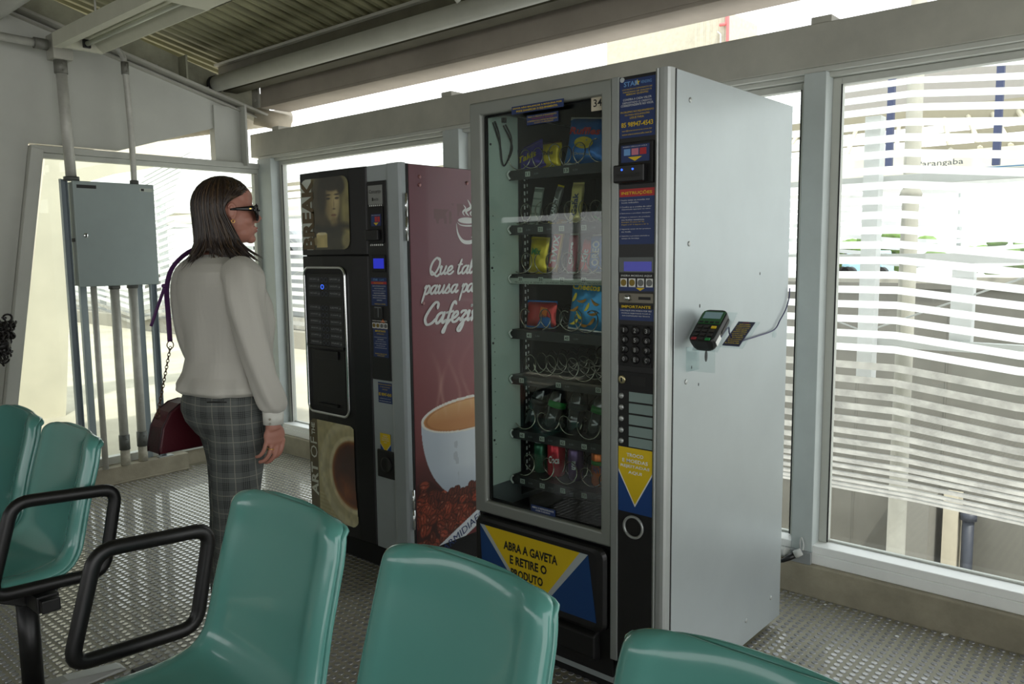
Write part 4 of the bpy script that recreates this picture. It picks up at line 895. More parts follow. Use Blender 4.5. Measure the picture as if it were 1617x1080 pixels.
    # script lettering drawn with a broad pen
    G = {'a': [[(.85, .8), (.6, 1), (.2, .8), (.05, .35), (.25, .0), (.55, .2), (.85, .75), (.92, 1)], [(.92, 1), (.8, .35), (.95, .02), (1.25, .25)]],
         'e': [[(0, .3), (.45, .45), (.72, .75), (.55, 1), (.2, .8), (.08, .35), (.3, .02), (.65, .05), (1.0, .35)]],
         'u': [[(0, .75), (.18, 1), (.1, .4), (.28, .02), (.55, .2), (.8, .7), (.86, 1)], [(.86, 1), (.78, .35), (.92, .02), (1.2, .25)]],
         't': [[(.38, 1.75), (.15, .7), (.2, .08), (.45, .05), (.75, .3)], [(.0, 1.1), (.62, 1.18)]],
         'l': [[(.0, .3), (.42, 1.2), (.5, 1.9), (.33, 2.0), (.16, 1.4), (.14, .35), (.32, .02), (.6, .25)]],
         'p': [[(.0, .7), (.25, 1.0), (.15, .2), (.0, -.95)], [(.2, .55), (.52, 1), (.82, .8), (.72, .25), (.42, .0), (.18, .2)], [(.72, .15), (1.05, .22)]],
         's': [[(0, .1), (.35, .65), (.58, 1.08), (.56, .8), (.78, .4), (.55, .03), (.2, .05), (.12, .22)], [(.65, .08), (1.0, .28)]],
         'r': [[(0, .5), (.3, 1.08), (.38, .88), (.72, .92), (.6, .4), (.72, .03), (1.0, .25)]],
         'm': [[(0, .7), (.2, 1), (.12, .0)], [(.18, .5), (.5, 1), (.62, .8), (.5, .0)], [(.55, .5), (.88, 1), (1.0, .8), (.9, .2), (1.05, .02), (1.3, .25)]],
         'n': [[(0, .7), (.2, 1), (.12, .0)], [(.18, .5), (.52, 1), (.68, .8), (.6, .2), (.75, .02), (1.0, .25)]],
         'h': [[(0, .3), (.42, 1.3), (.45, 1.95), (.25, 1.9), (.12, .0)], [(.18, .5), (.5, 1), (.68, .8), (.6, .2), (.75, .02), (1.0, .25)]],
         'i': [[(0, .6), (.2, 1), (.12, .3), (.26, .02), (.55, .25)], [(.3, 1.42), (.34, 1.5)]],
         'f': [[(.95, 1.75), (.72, 1.98), (.45, 1.6), (.3, .6), (.12, -.7), (.0, -.92), (-.08, -.75), (.2, -.2), (.6, .25)], [(.0, .95), (.78, 1.05)]],
         'z': [[(.08, .85), (.35, 1.02), (.75, .9), (.15, .12), (.5, .2), (.62, -.3), (.35, -.92), (.05, -.75), (.4, -.2), (.95, .25)]],
         'o': [[(.5, 1), (.15, .8), (.05, .3), (.35, 0), (.7, .3), (.7, .8), (.45, 1), (.7, .8), (1.05, .85)]],
         'Q': [[(1.05, 1.75), (.7, 2), (.2, 1.5), (.05, .7), (.4, 0), (.95, .25), (1.3, 1.1), (1.15, 1.85), (.7, 1.95)], [(.3, .4), (.7, .12), (1.2, -.2), (1.55, .05)]],
         'C': [[(1.35, 1.45), (1.35, 1.9), (.95, 2.0), (.4, 1.3), (.12, .55), (.45, .0), (1.0, .08), (1.4, .45)]],
         '?': [[(.2, 1.6), (.5, 1.95), (.8, 1.6), (.5, 1.1), (.35, .6)], [(.25, .05), (.28, .1)]], ' ': []}
    ADV = {'Q': 1.5, 'C': 1.45, 't': .75, 'l': .6, 'i': .55, 'm': 1.3, 'a': 1.2, 'u': 1.15, 'f': .72, ' ': .6, '?': 1.}
    mb = MB()
    SK = [0]
    def script(txt, yl, zb, xh, pen, kx=.8):
        cx = 0
        for ch in txt:
            for st in G[ch]:
                P = catmull([(p[0]+cx, p[1], 0) for p in st], 6)
                Q = [(yl+(q.x*kx+q.y*.32)*xh, zb+q.y*xh) for q in P]
                L = []; Rr_ = []
                for i, q in enumerate(Q):
                    a, b = Q[max(i-1, 0)], Q[min(i+1, len(Q)-1)]; dx, dz = b[0]-a[0], b[1]-a[1]; l = math.hypot(dx, dz) or 1
                    t = pen*(.62+.38*abs(dz)/l)*(.75 if i in (0, len(Q)-1) else 1)
                    nx, nz = -dz/l*t, dx/l*t; L.append((q[0]+nx, q[1]+nz)); Rr_.append((q[0]-nx, q[1]-nz))
                xx = xs+.0012+.0007*(SK[0] % 3); SK[0] += 1
                V = [(xx+i_*1.2e-5, q_[0], q_[1]) for i_, q_ in enumerate(L)]+[(xx+i_*1.2e-5, q_[0], q_[1]) for i_, q_ in enumerate(Rr_)]; n_ = len(L)
                mb.add(V, [(i, i+1, n_+i+1, n_+i) for i in range(n_-1)])
                for q, rr_ in ((Q[0], pen*.7), (Q[-1], pen*.7)):
                    mb.add([(xx+.00062, q[0]+rr_*math.cos(t_), q[1]+rr_*math.sin(t_)) for t_ in np.arange(0, 6.28, .7)], [tuple(range(9))])
            cx += ADV.get(ch, 1.0)
    q1 = at('x', xs, 677, 434); q2 = at('x', xs, 668, 465); q3 = at('x', xs, 667, 513)
    script('Que tal uma', q1.y, q1.z, .034, .0055, 1.08); script('pausa para um', q2.y-.0, q2.z, .034, .0055, 1.02); script('Cafezinho?', q3.y, q3.z, .043, .0074, 1.08)
    mb.build('lettering', WHT, ad)
    # steaming cup emblem
    mb = MB(); cy, cz = .502, 1.372
    def arc(P, pen):
        P = catmull([(0, a, b) for a, b in P], 6); L = []; Rr_ = []
        for i, q in enumerate(P):
            a, b = P[max(i-1, 0)], P[min(i+1, len(P)-1)]; d = (b-a).normalized(); t = pen*math.sin(math.pi*(i+.6)/(len(P)+.2)); L.append((xs+.0012, q.y-d.z*t, q.z+d.y*t)); Rr_.append((xs+.0012, q.y+d.z*t, q.z-d.y*t))
        n_ = len(L); mb.add(L+Rr_, [(i, i+1, n_+i+1, n_+i) for i in range(n_-1)])
    mb.add([(xs+.0012, cy+.075*math.cos(a), cz+.025+.017*math.sin(a)) for a in np.arange(0, 6.28, .2)], [tuple(range(32))])
    arc([(cy-.082, cz+.015), (cy-.055, cz+.0), (cy, cz-.004), (cy+.055, cz+.0), (cy+.082, cz+.015)], .004)
    arc([(cy-.088, cz+.01), (cy-.078, cz-.045), (cy-.045, cz-.085), (cy, cz-.095), (cy+.045, cz-.085), (cy+.078, cz-.045), (cy+.088, cz+.01)], .011)
    arc([(cy+.085, cz-.0), (cy+.115, cz-.01), (cy+.105, cz-.05), (cy+.065, cz-.06)], .006); arc([(cy+.03, cz-.07), (cy+.05, cz-.05), (cy+.06, cz-.02)], .006)
    arc([(cy-.02, cz+.05), (cy-.035, cz+.07), (cy-.012, cz+.09), (cy-.03, cz+.11)], .006); arc([(cy+.015, cz+.05), (cy-.01, cz+.075), (cy+.03, cz+.10), (cy+.005, cz+.14)], .009)
    arc([(cy+.04, cz+.05), (cy+.025, cz+.065), (cy+.05, cz+.085), (cy+.035, cz+.10)], .006)
    mb.v = [(a_, cy+(b_-cy)*.74, 1.468+(c_-1.372)*.76) for a_, b_, c_ in mb.v]
    mb.build('cup_emblem', WHT, ad)
    # banner lettering along the diagonal
    d = V3((0, 1, .42)).normalized(); n2 = V3((1, 0, 0)).cross(d); mb = MB()
    mb.text('CHARMIDIAECAFE', (xs+.0005, .455, .112+.42*.115-.004), (d, n2, V3((1, 0, 0))), .43, .034, 0, eps=.0008); mb.build('banner_lettering', NAVY, ad)
    # rivets and hinges
    for px, py in ((662, 279), (662, 292), (737, 289), (668, 479)):
        q = at('x', xs, px, py); m = MB(); m.lathe([(.008, 0), (.0075, .003), (.004, .005), (.0001, .006)], (xs+.001, q.y, q.z), 14, basis=XS); m.build('rivet', mat('maroon_rivet', (176, 130, 130), .25, .3), root)
    for za, zb in ((1.40, 1.585), (.235, .40)):
        m = MB(); m.cyl((-1.276, YC-.006, za), (-1.276, YC-.006, (za+zb)/2-.001), .0065, 12); m.cyl((-1.276, YC-.006, (za+zb)/2+.001), (-1.276, YC-.006, zb), .0065, 12); m.build('hinge', CHROME, root)
    m = MB(); m.box(-1.281, -1.2796, YC+.0, YC+.011, .12, 1.70); m.build('door_gap', BLACKM, root)
    return root
coffee_machine()

# ================================================================== BEAM SEATING
SEATG = mat('sea_green_plastic', (94, 158, 149), .2, noise=.03, nscale=3, coat=.5, bump=.04, bscale=40)
def seat_shell():
    """one-piece moulded shell, local: x across, faces -Y, origin under the pan on the beam"""
    # centre-line (y,z) from the back top, down, along the pan, over the front edge
    cl = [(.158, .447), (.150, .425), (.138, .37), (.118, .30), (.098, .23), (.082, .165), (.066, .115), (.035, .078), (-.01, .062), (-.08, .056), (-.17, .062), (-.25, .074), (-.285, .070), (-.302, .052)]
    wd = [.158, .196, .204, .206, .208, .211, .216, .224, .230, .232, .231, .228, .218, .198]
    CLP = catmull([(0, a, b) for a, b in cl], 4); n = len(CLP)
    wf = np.interp(np.linspace(0, 1, n), np.linspace(0, 1, len(wd)), wd)
    nu = 30; V = []
    for i, c in enumerate(CLP):
        a, b = CLP[max(i-1, 0)], CLP[min(i+1, n-1)]; t = (b-a).normalized(); nrm = V3((0, -t.z, t.y))
        if nrm.dot(V3((0, -1, .6))) < 0: nrm = -nrm
        fade = min(1, i/5)*min(1, (n-1-i)/5)
        s = i/(n-1)
        for j in range(nu+1):
            u = j/nu*2-1; au = abs(u)
            x = u*wf[i]
            bowl = (au**2.2)*.020*fade + (.0 if s < .05 else 0)
            rim = 0
            if au > .86: k = (au-.86)/.14; bowl += .016*(1-(1-k)**2)*.6; rim = -.030*k**2.2
            elif au > .72: bowl += .006*((au-.72)/.14)
            top = -.020*au**2.5*(1-min(1, i/6)) if i < 6 else 0
            p = V3((x, c.y, c.z))+nrm*(bowl+rim)
            p.z += top
            V.append(p)
    F = [(i*(nu+1)+j, i*(nu+1)+j+1, (i+1)*(nu+1)+j+1, (i+1)*(nu+1)+j) for i in range(n-1) for j in range(nu)]
    m = MB(); m.add(V, F, 0, True); return m
def shell_rim(me):
    """rolled edge that follows the border of the shell"""
    nu = 30; n = len(me.vertices)//(nu+1); v = [me.vertices[i].co.copy() for i in range(len(me.vertices))]
    P = [v[i*(nu+1)] for i in range(n-1, 2, -2)]+[v[j] for j in range(3, nu-2, 2)]+[v[i*(nu+1)+nu] for i in range(3, n, 2)]
    m = MB(); m.tube(catmull([p+V3((0, .004, 0)) for p in P], 3), .0068, 10); return m
seat_proto = [None, None]
def make_seat(parent, x, z=.37):
    if seat_proto[0] is None:
        o = seat_shell().build('seat', SEATG, origin=(0, 0, 0)); md = o.modifiers.new('solid', 'SOLIDIFY'); md.thickness = .010; md.offset = -1; s = o.modifiers.new('sub', 'SUBSURF'); s.levels = s.render_levels = 1
        r = shell_rim(o.data).build('backrest_rim', SEATG, origin=(0, 0, 0)); seat_proto[0] = o; seat_proto[1] = r
    else:
        o = seat_proto[0].copy(); C.objects.link(o); r = seat_proto[1].copy(); C.objects.link(r)
    o.parent = parent; o.location = (x, 0, z); r.parent = o; r.location = (0, 0, 0); return o
def bench(bx, by, label, xs, armx, legs, x0, x1):
    root = empty('beam_seating', (bx, by, 0), label, 'seating', 'moulded seating benches in one line')
    for x in xs: make_seat(root, x-bx)
    def loc(m, name, mt, par=root, bev=0):
        o = m.build(name, mt, origin=(0, 0, 0), bev=bev); o.parent = par; return o
    m = MB(); m.box(x0-bx, x1-bx, -.055, .005, .335, .385); loc(m, 'beam', BLACK, bev=.004)
    for x in xs:
        for dx in (-.10, .10):
            m = MB(); m.box(x-bx+dx-.022, x-bx+dx+.022, -.13, .06, .386, .424); m.loft([[(x-bx+dx+s_*.022, y_, z_) for y_, z_ in ((-.14, .424), (-.12, .36), (-.06, .33), (.03, .33), (.06, .424))] for s_ in (-1, 1)], sm=False); loc(m, 'seat_bracket', BLACK, bev=.003)
    for x in armx:
        ax = x-bx; P = catmull([], 4) if False else None
        c = [(.010, .655), (-.235, .672), (-.322, .452), (-.075, .408)]      # trapezoid corners (y,z), rounded
        c = [(.178, .655), (-.100, .678), (-.172, .428), (.128, .412)]
        pts = []
        k = len(c)
        for i in range(k):
            p, a, b = V3((0, *c[i])), V3((0, *c[i-1])), V3((0, *c[(i+1) % k])); u1 = (a-p).normalized(); u2 = (b-p).normalized(); r_ = .045
            s0, s1 = p+u1*r_, p+u2*r_
            for q in range(7): t = q/6; pts.append(s0*(1-t)**2+p*2*t*(1-t)+s1*t*t)
        m = MB(); m.tube([(ax, q.y, q.z) for q in pts], .0150, 12, closed=True, flat=(1.0, 1.25)); loc(m, 'armrest', BLACK)
        m = MB(); m.box(ax+(.02 if armx[0] > -1 else -.05), ax+(.08 if armx[0] > -1 else .01), -.05, .0, .34, .378); loc(m, 'armrest_bracket', BLACK, bev=.004)
    for x in legs:
        m = MB(); m.cyl((x-bx, -.03, .03), (x-bx, -.03, .345), .030, 24); lg = loc(m, 'leg', BLACK)
        m = MB(); R = []
        for y_, h_ in ((-.33, .004), (-.31, .012), (-.12, .036), (.06, .036), (.22, .012), (.235, .004)): R.append([(x-bx-.030, y_, .0), (x-bx+.030, y_, .0), (x-bx+.026, y_, h_), (x-bx-.026, y_, h_)])
        m.loft(R, sm=False); loc(m, 'foot', mat('cast_foot_grey', (136, 138, 134), .45, .4), bev=.003)
    return root
bench(-.38, -1.14, 'sea green moulded bench in the foreground, its empty seats in front of the drinks machines', [-.385, .158, .695], [-.785], [.0, 1.0], -.70, 1.2)
bench(-1.58, -1.14, 'sea green moulded bench at the far left, near the electrical box', [-1.585, -2.075, -2.60], [-1.345], [-1.53, -2.6], -2.95, -1.36)
# ================================================================== ELECTRICAL BOX AND CONDUITS
XB = -3.70
def electrical():
    root = empty('electrical_cabinet', (-3.76, .08, .105), 'grey steel electrical cabinet on upright metal channels beside the left window', 'electrical box')
    y0, y1, z0, z1 = -.150, .305, 1.19, 1.775
    m = MB(); m.box(-3.84, XB-.018, y0+.012, y1-.004, z0, z1); m.build('housing', mat('cabinet_grey', (150, 160, 158), .5, .1), root, bev=.004)
    m = MB(); m.box(XB-.018, XB, y0, y1, z0-.004, z1+.003); d = m.build('door', mat('cabinet_door_grey', (146, 158, 156), .42, .15, noise=.03), root, bev=.004)
    m = MB(); m.lathe([(.013, 0), (.013, .004), (.009, .006), (.0001, .006)], (XB, y0+.052, 1.475), 18, basis=XS); lk = m.build('lock', CHROME, d)
    m = MB(); m.box(XB+.006, XB+.0068, y0+.049, y0+.055, 1.466, 1.484); m.build('keyhole', BLKP, lk)
    m = MB(); m.box(XB, XB+.001, y0+.02, y0+.125, 1.738, 1.757, 0); m.build('nameplate', BLKP, d)
    m = MB(); m.box(XB, XB+.001, y1-.085, y1-.01, 1.735, 1.755, 0); m.box(XB+.001, XB+.0012, y1-.078, y1-.06, 1.738, 1.752, 1); m.build('maker_label', [mat('label_white', (0, 0, 0)), BLKP], d)
    m = MB(); m.box(-3.79, -3.735, y0+.006, y0+.0121, 1.44, 1.46); m.build('side_clip', BLACK, root)
    GC = mat('channel_bluegrey', (150, 162, 168), .45, .2)
    for y, z0_, z1_ in ((-.185, .105, 1.79), (.285, .105, 1.19)):
        m = MB(); m.box(-3.80, -3.797, y, y+.036, z0_, z1_); m.box(-3.797, -3.77, y, y+.003, z0_, z1_); m.box(-3.797, -3.77, y+.033, y+.036, z0_, z1_); m.build('upright_channel', GC, root)
    for y in (-.10, .225):
        m = MB(); m.box(-3.858, -3.83, y, y+.036, .106, 1.19); m.build('rear_upright', GC, root)
    m = MB(); m.box(-3.80, -3.76, .27, .36, .1055, .112); m.build('base_plate', ALU, root)
    # conduits
    for lab, ya, yb, za, zb, r, coup in (
            ('thick grey conduit pipe rising from the left top of the electrical cabinet to the ceiling', -.150, -.135, 1.78, 2.43, .028, 1),
            ('thin grey conduit pipe rising from the right top of the electrical cabinet', .20, .213, 1.78, 2.52, .017, 1)):
        o = empty('conduit_pipe', (-3.75, yb, za), lab, 'pipe', 'conduits of the electrical cabinet')
        P = [(-3.75, yb, za-.0), (-3.75, ya, zb)]
        if r < .02: P = catmull([(-3.75, yb, za), (-3.75, yb, za+.3), (-3.75, ya, zb-.08), (-3.755, ya-.01, zb), (-3.77, ya-.05, zb+.05)], 6)
        m = MB(); m.tube(P, r, 16); m.build('tube', GALV, o)
        m = MB(); m.cyl((-3.75, yb, za), (-3.75, yb, za+.022), r*1.45, 16); m.build('collar', mat('collar_grey', (96, 98, 94), .5, .4), o)
        zc = zb-.11 if r < .02 else zb-.07
        m = MB(); m.cyl((-3.75, ya, zc), (-3.75, ya, zc+.07), r*1.22, 16)
        for dz in (.015, .05): m.cyl((-3.75+r*1.1, ya, zc+dz), (-3.75+r*1.45, ya, zc+dz), .005, 8)
        m.build('coupling', mat('coupling_grey', (120, 120, 112), .5, .3), o)
    for lab, y, x, r, zb in (('slim conduit pipe under the electrical cabinet, leftmost of the three', -.055, -3.755, .017, .106),
                      ('thick conduit pipe under the middle of the electrical cabinet, standing on the kerb', .066, -3.765, .0255, .106),
                      ('thick conduit pipe under the right half of the electrical cabinet, nearest the handbag', .178, -3.78, .0255, .106)):
        o = empty('conduit_pipe', (x, y, zb), lab, 'pipe', 'conduits of the electrical cabinet')
        m = MB(); m.tube([(x, y, zb), (x, y, 1.185)], r, 16); m.build('tube', GALV, o)
        if r > .02:
            m = MB(); m.cyl((x, y, .20), (x, y, .29), r*1.2, 16)
            for dz in (.225, .265): m.cyl((x+r, y, dz), (x+r*1.45, y, dz), .005, 8)
            m.build('coupling', mat('collar_grey', (0, 0, 0)), o)
            m = MB(); m.cyl((x, y, 1.165), (x, y, 1.188), r*1.25, 16); m.build('collar', mat('collar_grey', (0, 0, 0)), o)
            m = MB(); m.cyl((x, y, .107), (x, y, .199), r*1.06, 16); m.build('cement_base', mat('cement_smear', (170, 166, 150), .9, noise=.3, nscale=20), o)
    m = MB(); m.box(-3.80, -3.70, -.20, -.10, 2.43, 2.56); o = m.build('junction_box', WHITED, bev=.003); tag(o, 'small cream junction box under the roof at the top of the thick conduit', 'junction box')
    m = MB(); m.tube([(-3.74, -2.5, 2.535), (-3.74, -.21, 2.50)], .022, 14); o = m.build('conduit_pipe', GALV); tag(o, 'horizontal conduit pipe along the top of the white wall, leading to the junction box', 'pipe', 'conduits of the electrical cabinet')
    for i, y in enumerate((-.23,)):
        m = MB(); m.cyl((-3.74, -.28, 2.501), (-3.74, -.215, 2.50), .03, 14); o2 = m.build('elbow', mat('coupling_grey', (0, 0, 0)), origin=(-3.74, -.25, 2.47)); o2.parent = o; o2.location = V3((-3.74, -.25, 2.47))-o.location
electrical()
# ---- fluorescent fitting
def luminaire():
    z = 2.47; x0, x1, y0, y1 = -3.62, -2.42, -.185, .02
    root = empty('fluorescent_fitting', ((x0+x1)/2, (y0+y1)/2, z), 'long cream ceiling light trough with one bare tube, above the electrical cabinet', 'ceiling light')
    m = MB()
    m.loft([[(x, a, b) for a, b in ((y0, z), (y0+.006, z), (y0+.06, z+.055), (y1-.06, z+.055), (y1-.006, z), (y1, z), (y1-.045, z+.075), (y0+.045, z+.075))] for x in (x0+.03, x1-.03)], sm=False)
    m.box(x0, x0+.03, y0, y1, z-.0, z+.075); m.box(x1-.03, x1, y0, y1, z-.0, z+.075)
    m.box(x0, x1, y0-.045, y0-.0005, z-.004, z+.07)
    m.build('trough', mat('fitting_cream', (198, 198, 180), .5, noise=.05), root, bev=.001)
    m = MB(); m.cyl((x0+.05, (y0+y1)/2+.01, z+.032), (x1-.05, (y0+y1)/2+.01, z+.032), .013, 16); m.build('tube', mat('unlit_tube', (196, 200, 184), .25), root)
    for x in (x0+.032, x1-.052):
        m = MB(); m.box(x, x+.02, (y0+y1)/2-.008, (y0+y1)/2+.028, z+.012, z+.054); m.build('lamp_holder', BLACK, root)
    m = MB(); m.box(x1, x1+.9, y0, y1, z, z+.004); m.box(x1, x1+.9, y0, y0+.006, z, z+.05); m.box(x1, x1+.9, y1-.006, y1, z, z+.05); m.build('cable_tray', mat('fitting_cream', (0, 0, 0)), root)
    zc = rz(0)
    for x in (x0+.2, x1-.2):
        m = MB(); m.cyl((x, -.08, z+.07), (x, -.08, rz(-.08)+.005), .006, 8); m.build('hanger', GALV, root)
luminaire()
m = MB(); m.tube(catmull([(-3.9, -.42, 2.66), (-3.2, -.42, 2.67), (-2.0, -.42, 2.67), (2, -.42, 2.67)], 4), .05, 18); struct(m.build('trim_24', mat('gutter_pipe_cream', (0, 0, 0))))
m = MB(); m.cyl((-1.6, .55, rz(.55)+.0), (-1.52, .72, 2.47), .012, 10); struct(m.build('trim_25', WHITED))
# ---- socket outlet, plug, flex
def outlet():
    q = at('y', W-.01, 1268, 870)
    root = empty('socket_outlet', (-.06, 1.13, .123), 'grey surface socket box on the kerb at the foot of the window post', 'socket')
    m = MB(); m.box(-.115, -.01, 1.083, 1.103, .1235, .170); m.box(-.013, -.009, 1.0825, 1.0829, .128, .165); m.build('box', mat('socket_grey', (142, 146, 146), .5), root, bev=.005)
    m = MB(); m.cyl((-.13, 1.09, .15), (-.095, 1.07, .158), .02, 16); m.build('socket_face', mat('socket_white', (190, 192, 188), .5), root)
    p = empty('power_plug', (-.08, 1.06, .16), 'black plug with white head pushed into the grey socket by the window', 'plug')
    m = MB(); m.tube([(-.040, 1.070, .175), (-.062, 1.062, .160)], [.014, .016], 14); m.build('head', mat('socket_white', (0, 0, 0)), p)
    m = MB(); m.tube([(-.062, 1.061, .160), (-.082, 1.05, .146), (-.10, 1.04, .133), (-.112, 1.035, .128)], [.013, .012, .008, .006], 12); m.build('grip', BLACK, p)
    m = MB(); m.tube(catmull([(-.112, 1.035, .128), (-.125, 1.03, .124), (-.15, 1.02, .125), (-.20, .98, .13), (-.22, .85, .12)], 6), .0045, 10); m.build('flex', BLACK, p)
    m = MB(); m.tube(catmull([(-.052, 1.098, .165), (-.054, 1.09, .20), (-.048, 1.088, .225), (-.040, 1.09, .20), (-.038, 1.08, .178)], 6), .0028, 8); m.build('wire_loop', mat('socket_white', (0, 0, 0)), p)
outlet()
# ---- litter
for px, py, s, a, lab in ((1492, 1001, .011, .8, 'tiny white paper scrap on the studded floor against the kerb'), (1416, 1004, .006, .3, 'smaller white crumb on the studded floor, left of the paper scrap'), (1303, 954, .006, 1.2, 'white speck on the floor close to the silver machine, below the socket')):
    q = at('z', .004, px, py); m = MB(); ca, sa = math.cos(a), math.sin(a)
    P = [(s*1.3, 0), (s*.4, s*.7), (-s, s*.4), (-s*.8, -s*.5), (s*.5, -s*.6)]
    m.prism([(p[0]*ca-p[1]*sa, p[0]*sa+p[1]*ca) for p in P], (q.x, q.y, .0025), (V3((1, 0, 0)), V3((0, 1, 0)), V3((0, 0, 1))), .0015)
    tag(m.build('paper_scrap', WHT), lab, 'litter', 'scraps on the floor')
# ================================================================== CARD TERMINAL on the machine's side
def terminal():
    U_ = V3((1, 0, 0)); p0 = at('x', .012, 1086, 541); p1 = at('x', .012, 1113, 492); L_ = (p1-p0); ln = L_.length; L_.normalize(); N = U_.cross(L_)
    w_ = .078; c = p0+L_*ln/2+U_*(w_/2)
    root = empty('card_terminal', c, 'black card payment terminal with green top clipped to the silver machine side', 'card reader')
    m = MB(); R = []
    for h, s_ in ((-.030, .80), (-.022, .93), (-.006, 1.0), (.004, 1.0), (.009, .96)):
        P = rrect(w_*s_, ln*(.94+.06*s_), .018, 4); R.append([c+U_*a+L_*b+N*h for a, b in P])
    m.loft(R, sm=False); m.build('body', BLACK, root, bev=.0015)
    T = lambda a, b, h: c+U_*a+L_*b+N*h
    m = MB(); m.obox(T(0, ln*.24, .0096), U_, L_, N, w_*.43, ln*.20, .0012); m.build('top_cover', mat('terminal_green', (34, 92, 44), .35), root, bev=.001)
    m = MB(); m.obox(T(0, ln*.30, .0112), U_, L_, N, w_*.34, ln*.10, .0006); m.build('screen', mat('terminal_lcd', (140, 170, 178), .3), root)
    for i in range(4):
        m = MB(); m.obox(T((i-1.5)*.016, ln*.085, .0112), U_, L_, N, .0055, .003, .001); m.build('menu_key', BLKP, root)
    for r in range(4):
        for k in range(3):
            col = BLKP if not (r == 3 and k != 1) and not (r == 0 and k == 2) else (mat('key_red', (150, 36, 44), .4) if k == 0 else (mat('key_green', (30, 130, 60), .4) if r == 3 else YEL))
            if col is BLKP: col = mat('key_dark', (40, 34, 30), .4)
            m = MB(); m.obox(T((k-1)*.021, -ln*.06-r*.0155, .0102), U_, L_, N, .0075, .0045, .0016); m.build('key', col, root, bev=.001)
    m = MB(); m.obox(T(w_*.5+.0005, -ln*.28, -.012), L_, N, U_, ln*.12, .008, .0006); m.build('side_label', [WHT], root)
    m = MB(); m.obox(T(w_*.5+.0005, ln*.15, -.010), L_, N, U_, ln*.22, .003, .0006); m.build('card_groove', BLKP, root)
    # acrylic holder
    h = empty('acrylic_holder', (0.001, c.y, c.z-.06), 'clear acrylic holder fixed to the silver machine side under the card terminal', 'holder')
    m = MB(); m.obox(T(-.0, .02, -.0345), U_, L_, N, w_*.5, ln*.62, .0015); m.build('back_plate', ACRYL, h)
    m = MB(); q = T(0, -ln*.5, -.033); m.box(.002, w_+.012, q.y-.012, q.y-.009, q.z-.055, q.z+.012); m.box(.002, .005, q.y-.012, q.y+.06, q.z-.06, q.z+.01); m.build('front_lip', ACRYL, h)
    # card with instructions on clear plate
    q0 = at('x', .012, 1140, 545); q1 = at('x', .012, 1166, 508); Lc = (q1-q0); lc = Lc.length; Lc.normalize(); Nc = U_.cross(Lc); cc = q0+Lc*lc/2+U_*.028
    g = empty('instruction_card', cc, 'small navy card with yellow print lying behind the card terminal', 'card', None)
    m = MB(); m.obox(cc, U_, Lc, Nc, .027, lc/2, .001, 0)
    for i in range(11): m.text(['DIGITE O NUMERO', 'DO PRODUTO E INSIRA', 'O CARTÃO NO LEITOR', 'AGUARDE A MENSAGEM', 'DIGITE A SENHA', 'NÃO RETIRE O CARTÃO', 'ATE O FINAL DA COMPRA', 'RETIRE O PRODUTO', 'RETIRE O CARTÃO', 'EM CASO DE DUVIDA', 'LIGUE'][i], cc+Lc*(lc*(.38-.078*i))+Nc*.001, (U_, Lc, Nc), .044 if i % 3 else .036, lc*.045, 1, eps=.0004, bold=.02)
    m.text('STAR', cc+Lc*(lc*.455)+Nc*.001, (U_, Lc, Nc), .02, lc*.05, 2, eps=.0004)
    m.build('card', [mat('card_navy', (38, 40, 74), .4), YEL, REDP], g)
    m = MB(); m.obox(cc+U_*.004-Nc*.0025, U_, Lc, Nc, .035, lc/2+.006, .0012); m.build('clear_plate', ACRYL, g)
    m = MB(); A = lambda px, py, x=.006: at('x', x, px, py)
    m.tube(catmull([tuple(T(w_*.5, -.02, -.015)), tuple(A(1150, 517, .05)), tuple(A(1152, 527, .03)), tuple(A(1160, 539, .02)), tuple(A(1166, 541)), tuple(A(1176, 537)), tuple(A(1195, 531)), tuple(A(1222, 521)), tuple(A(1232, 505)), tuple(A(1241, 488)), tuple(A(1246, 470)), tuple(A(1247, 455))], 6), .0022, 8)
    o = m.build('terminal_cable', mat('cable_dark_blue', (44, 42, 84), .5)); tag(o, 'thin dark cable looping along the silver machine side from the card terminal', 'cable')
    m = MB(); A2 = at('x', .002, 1222, 523); m.box(.0005, .008, A2.y-.006, A2.y+.006, A2.z-.02, A2.z+.004); o = m.build('cable_clip', ACRYL); tag(o, 'small clear clip holding the dark cable on the silver machine side', 'clip')
terminal()
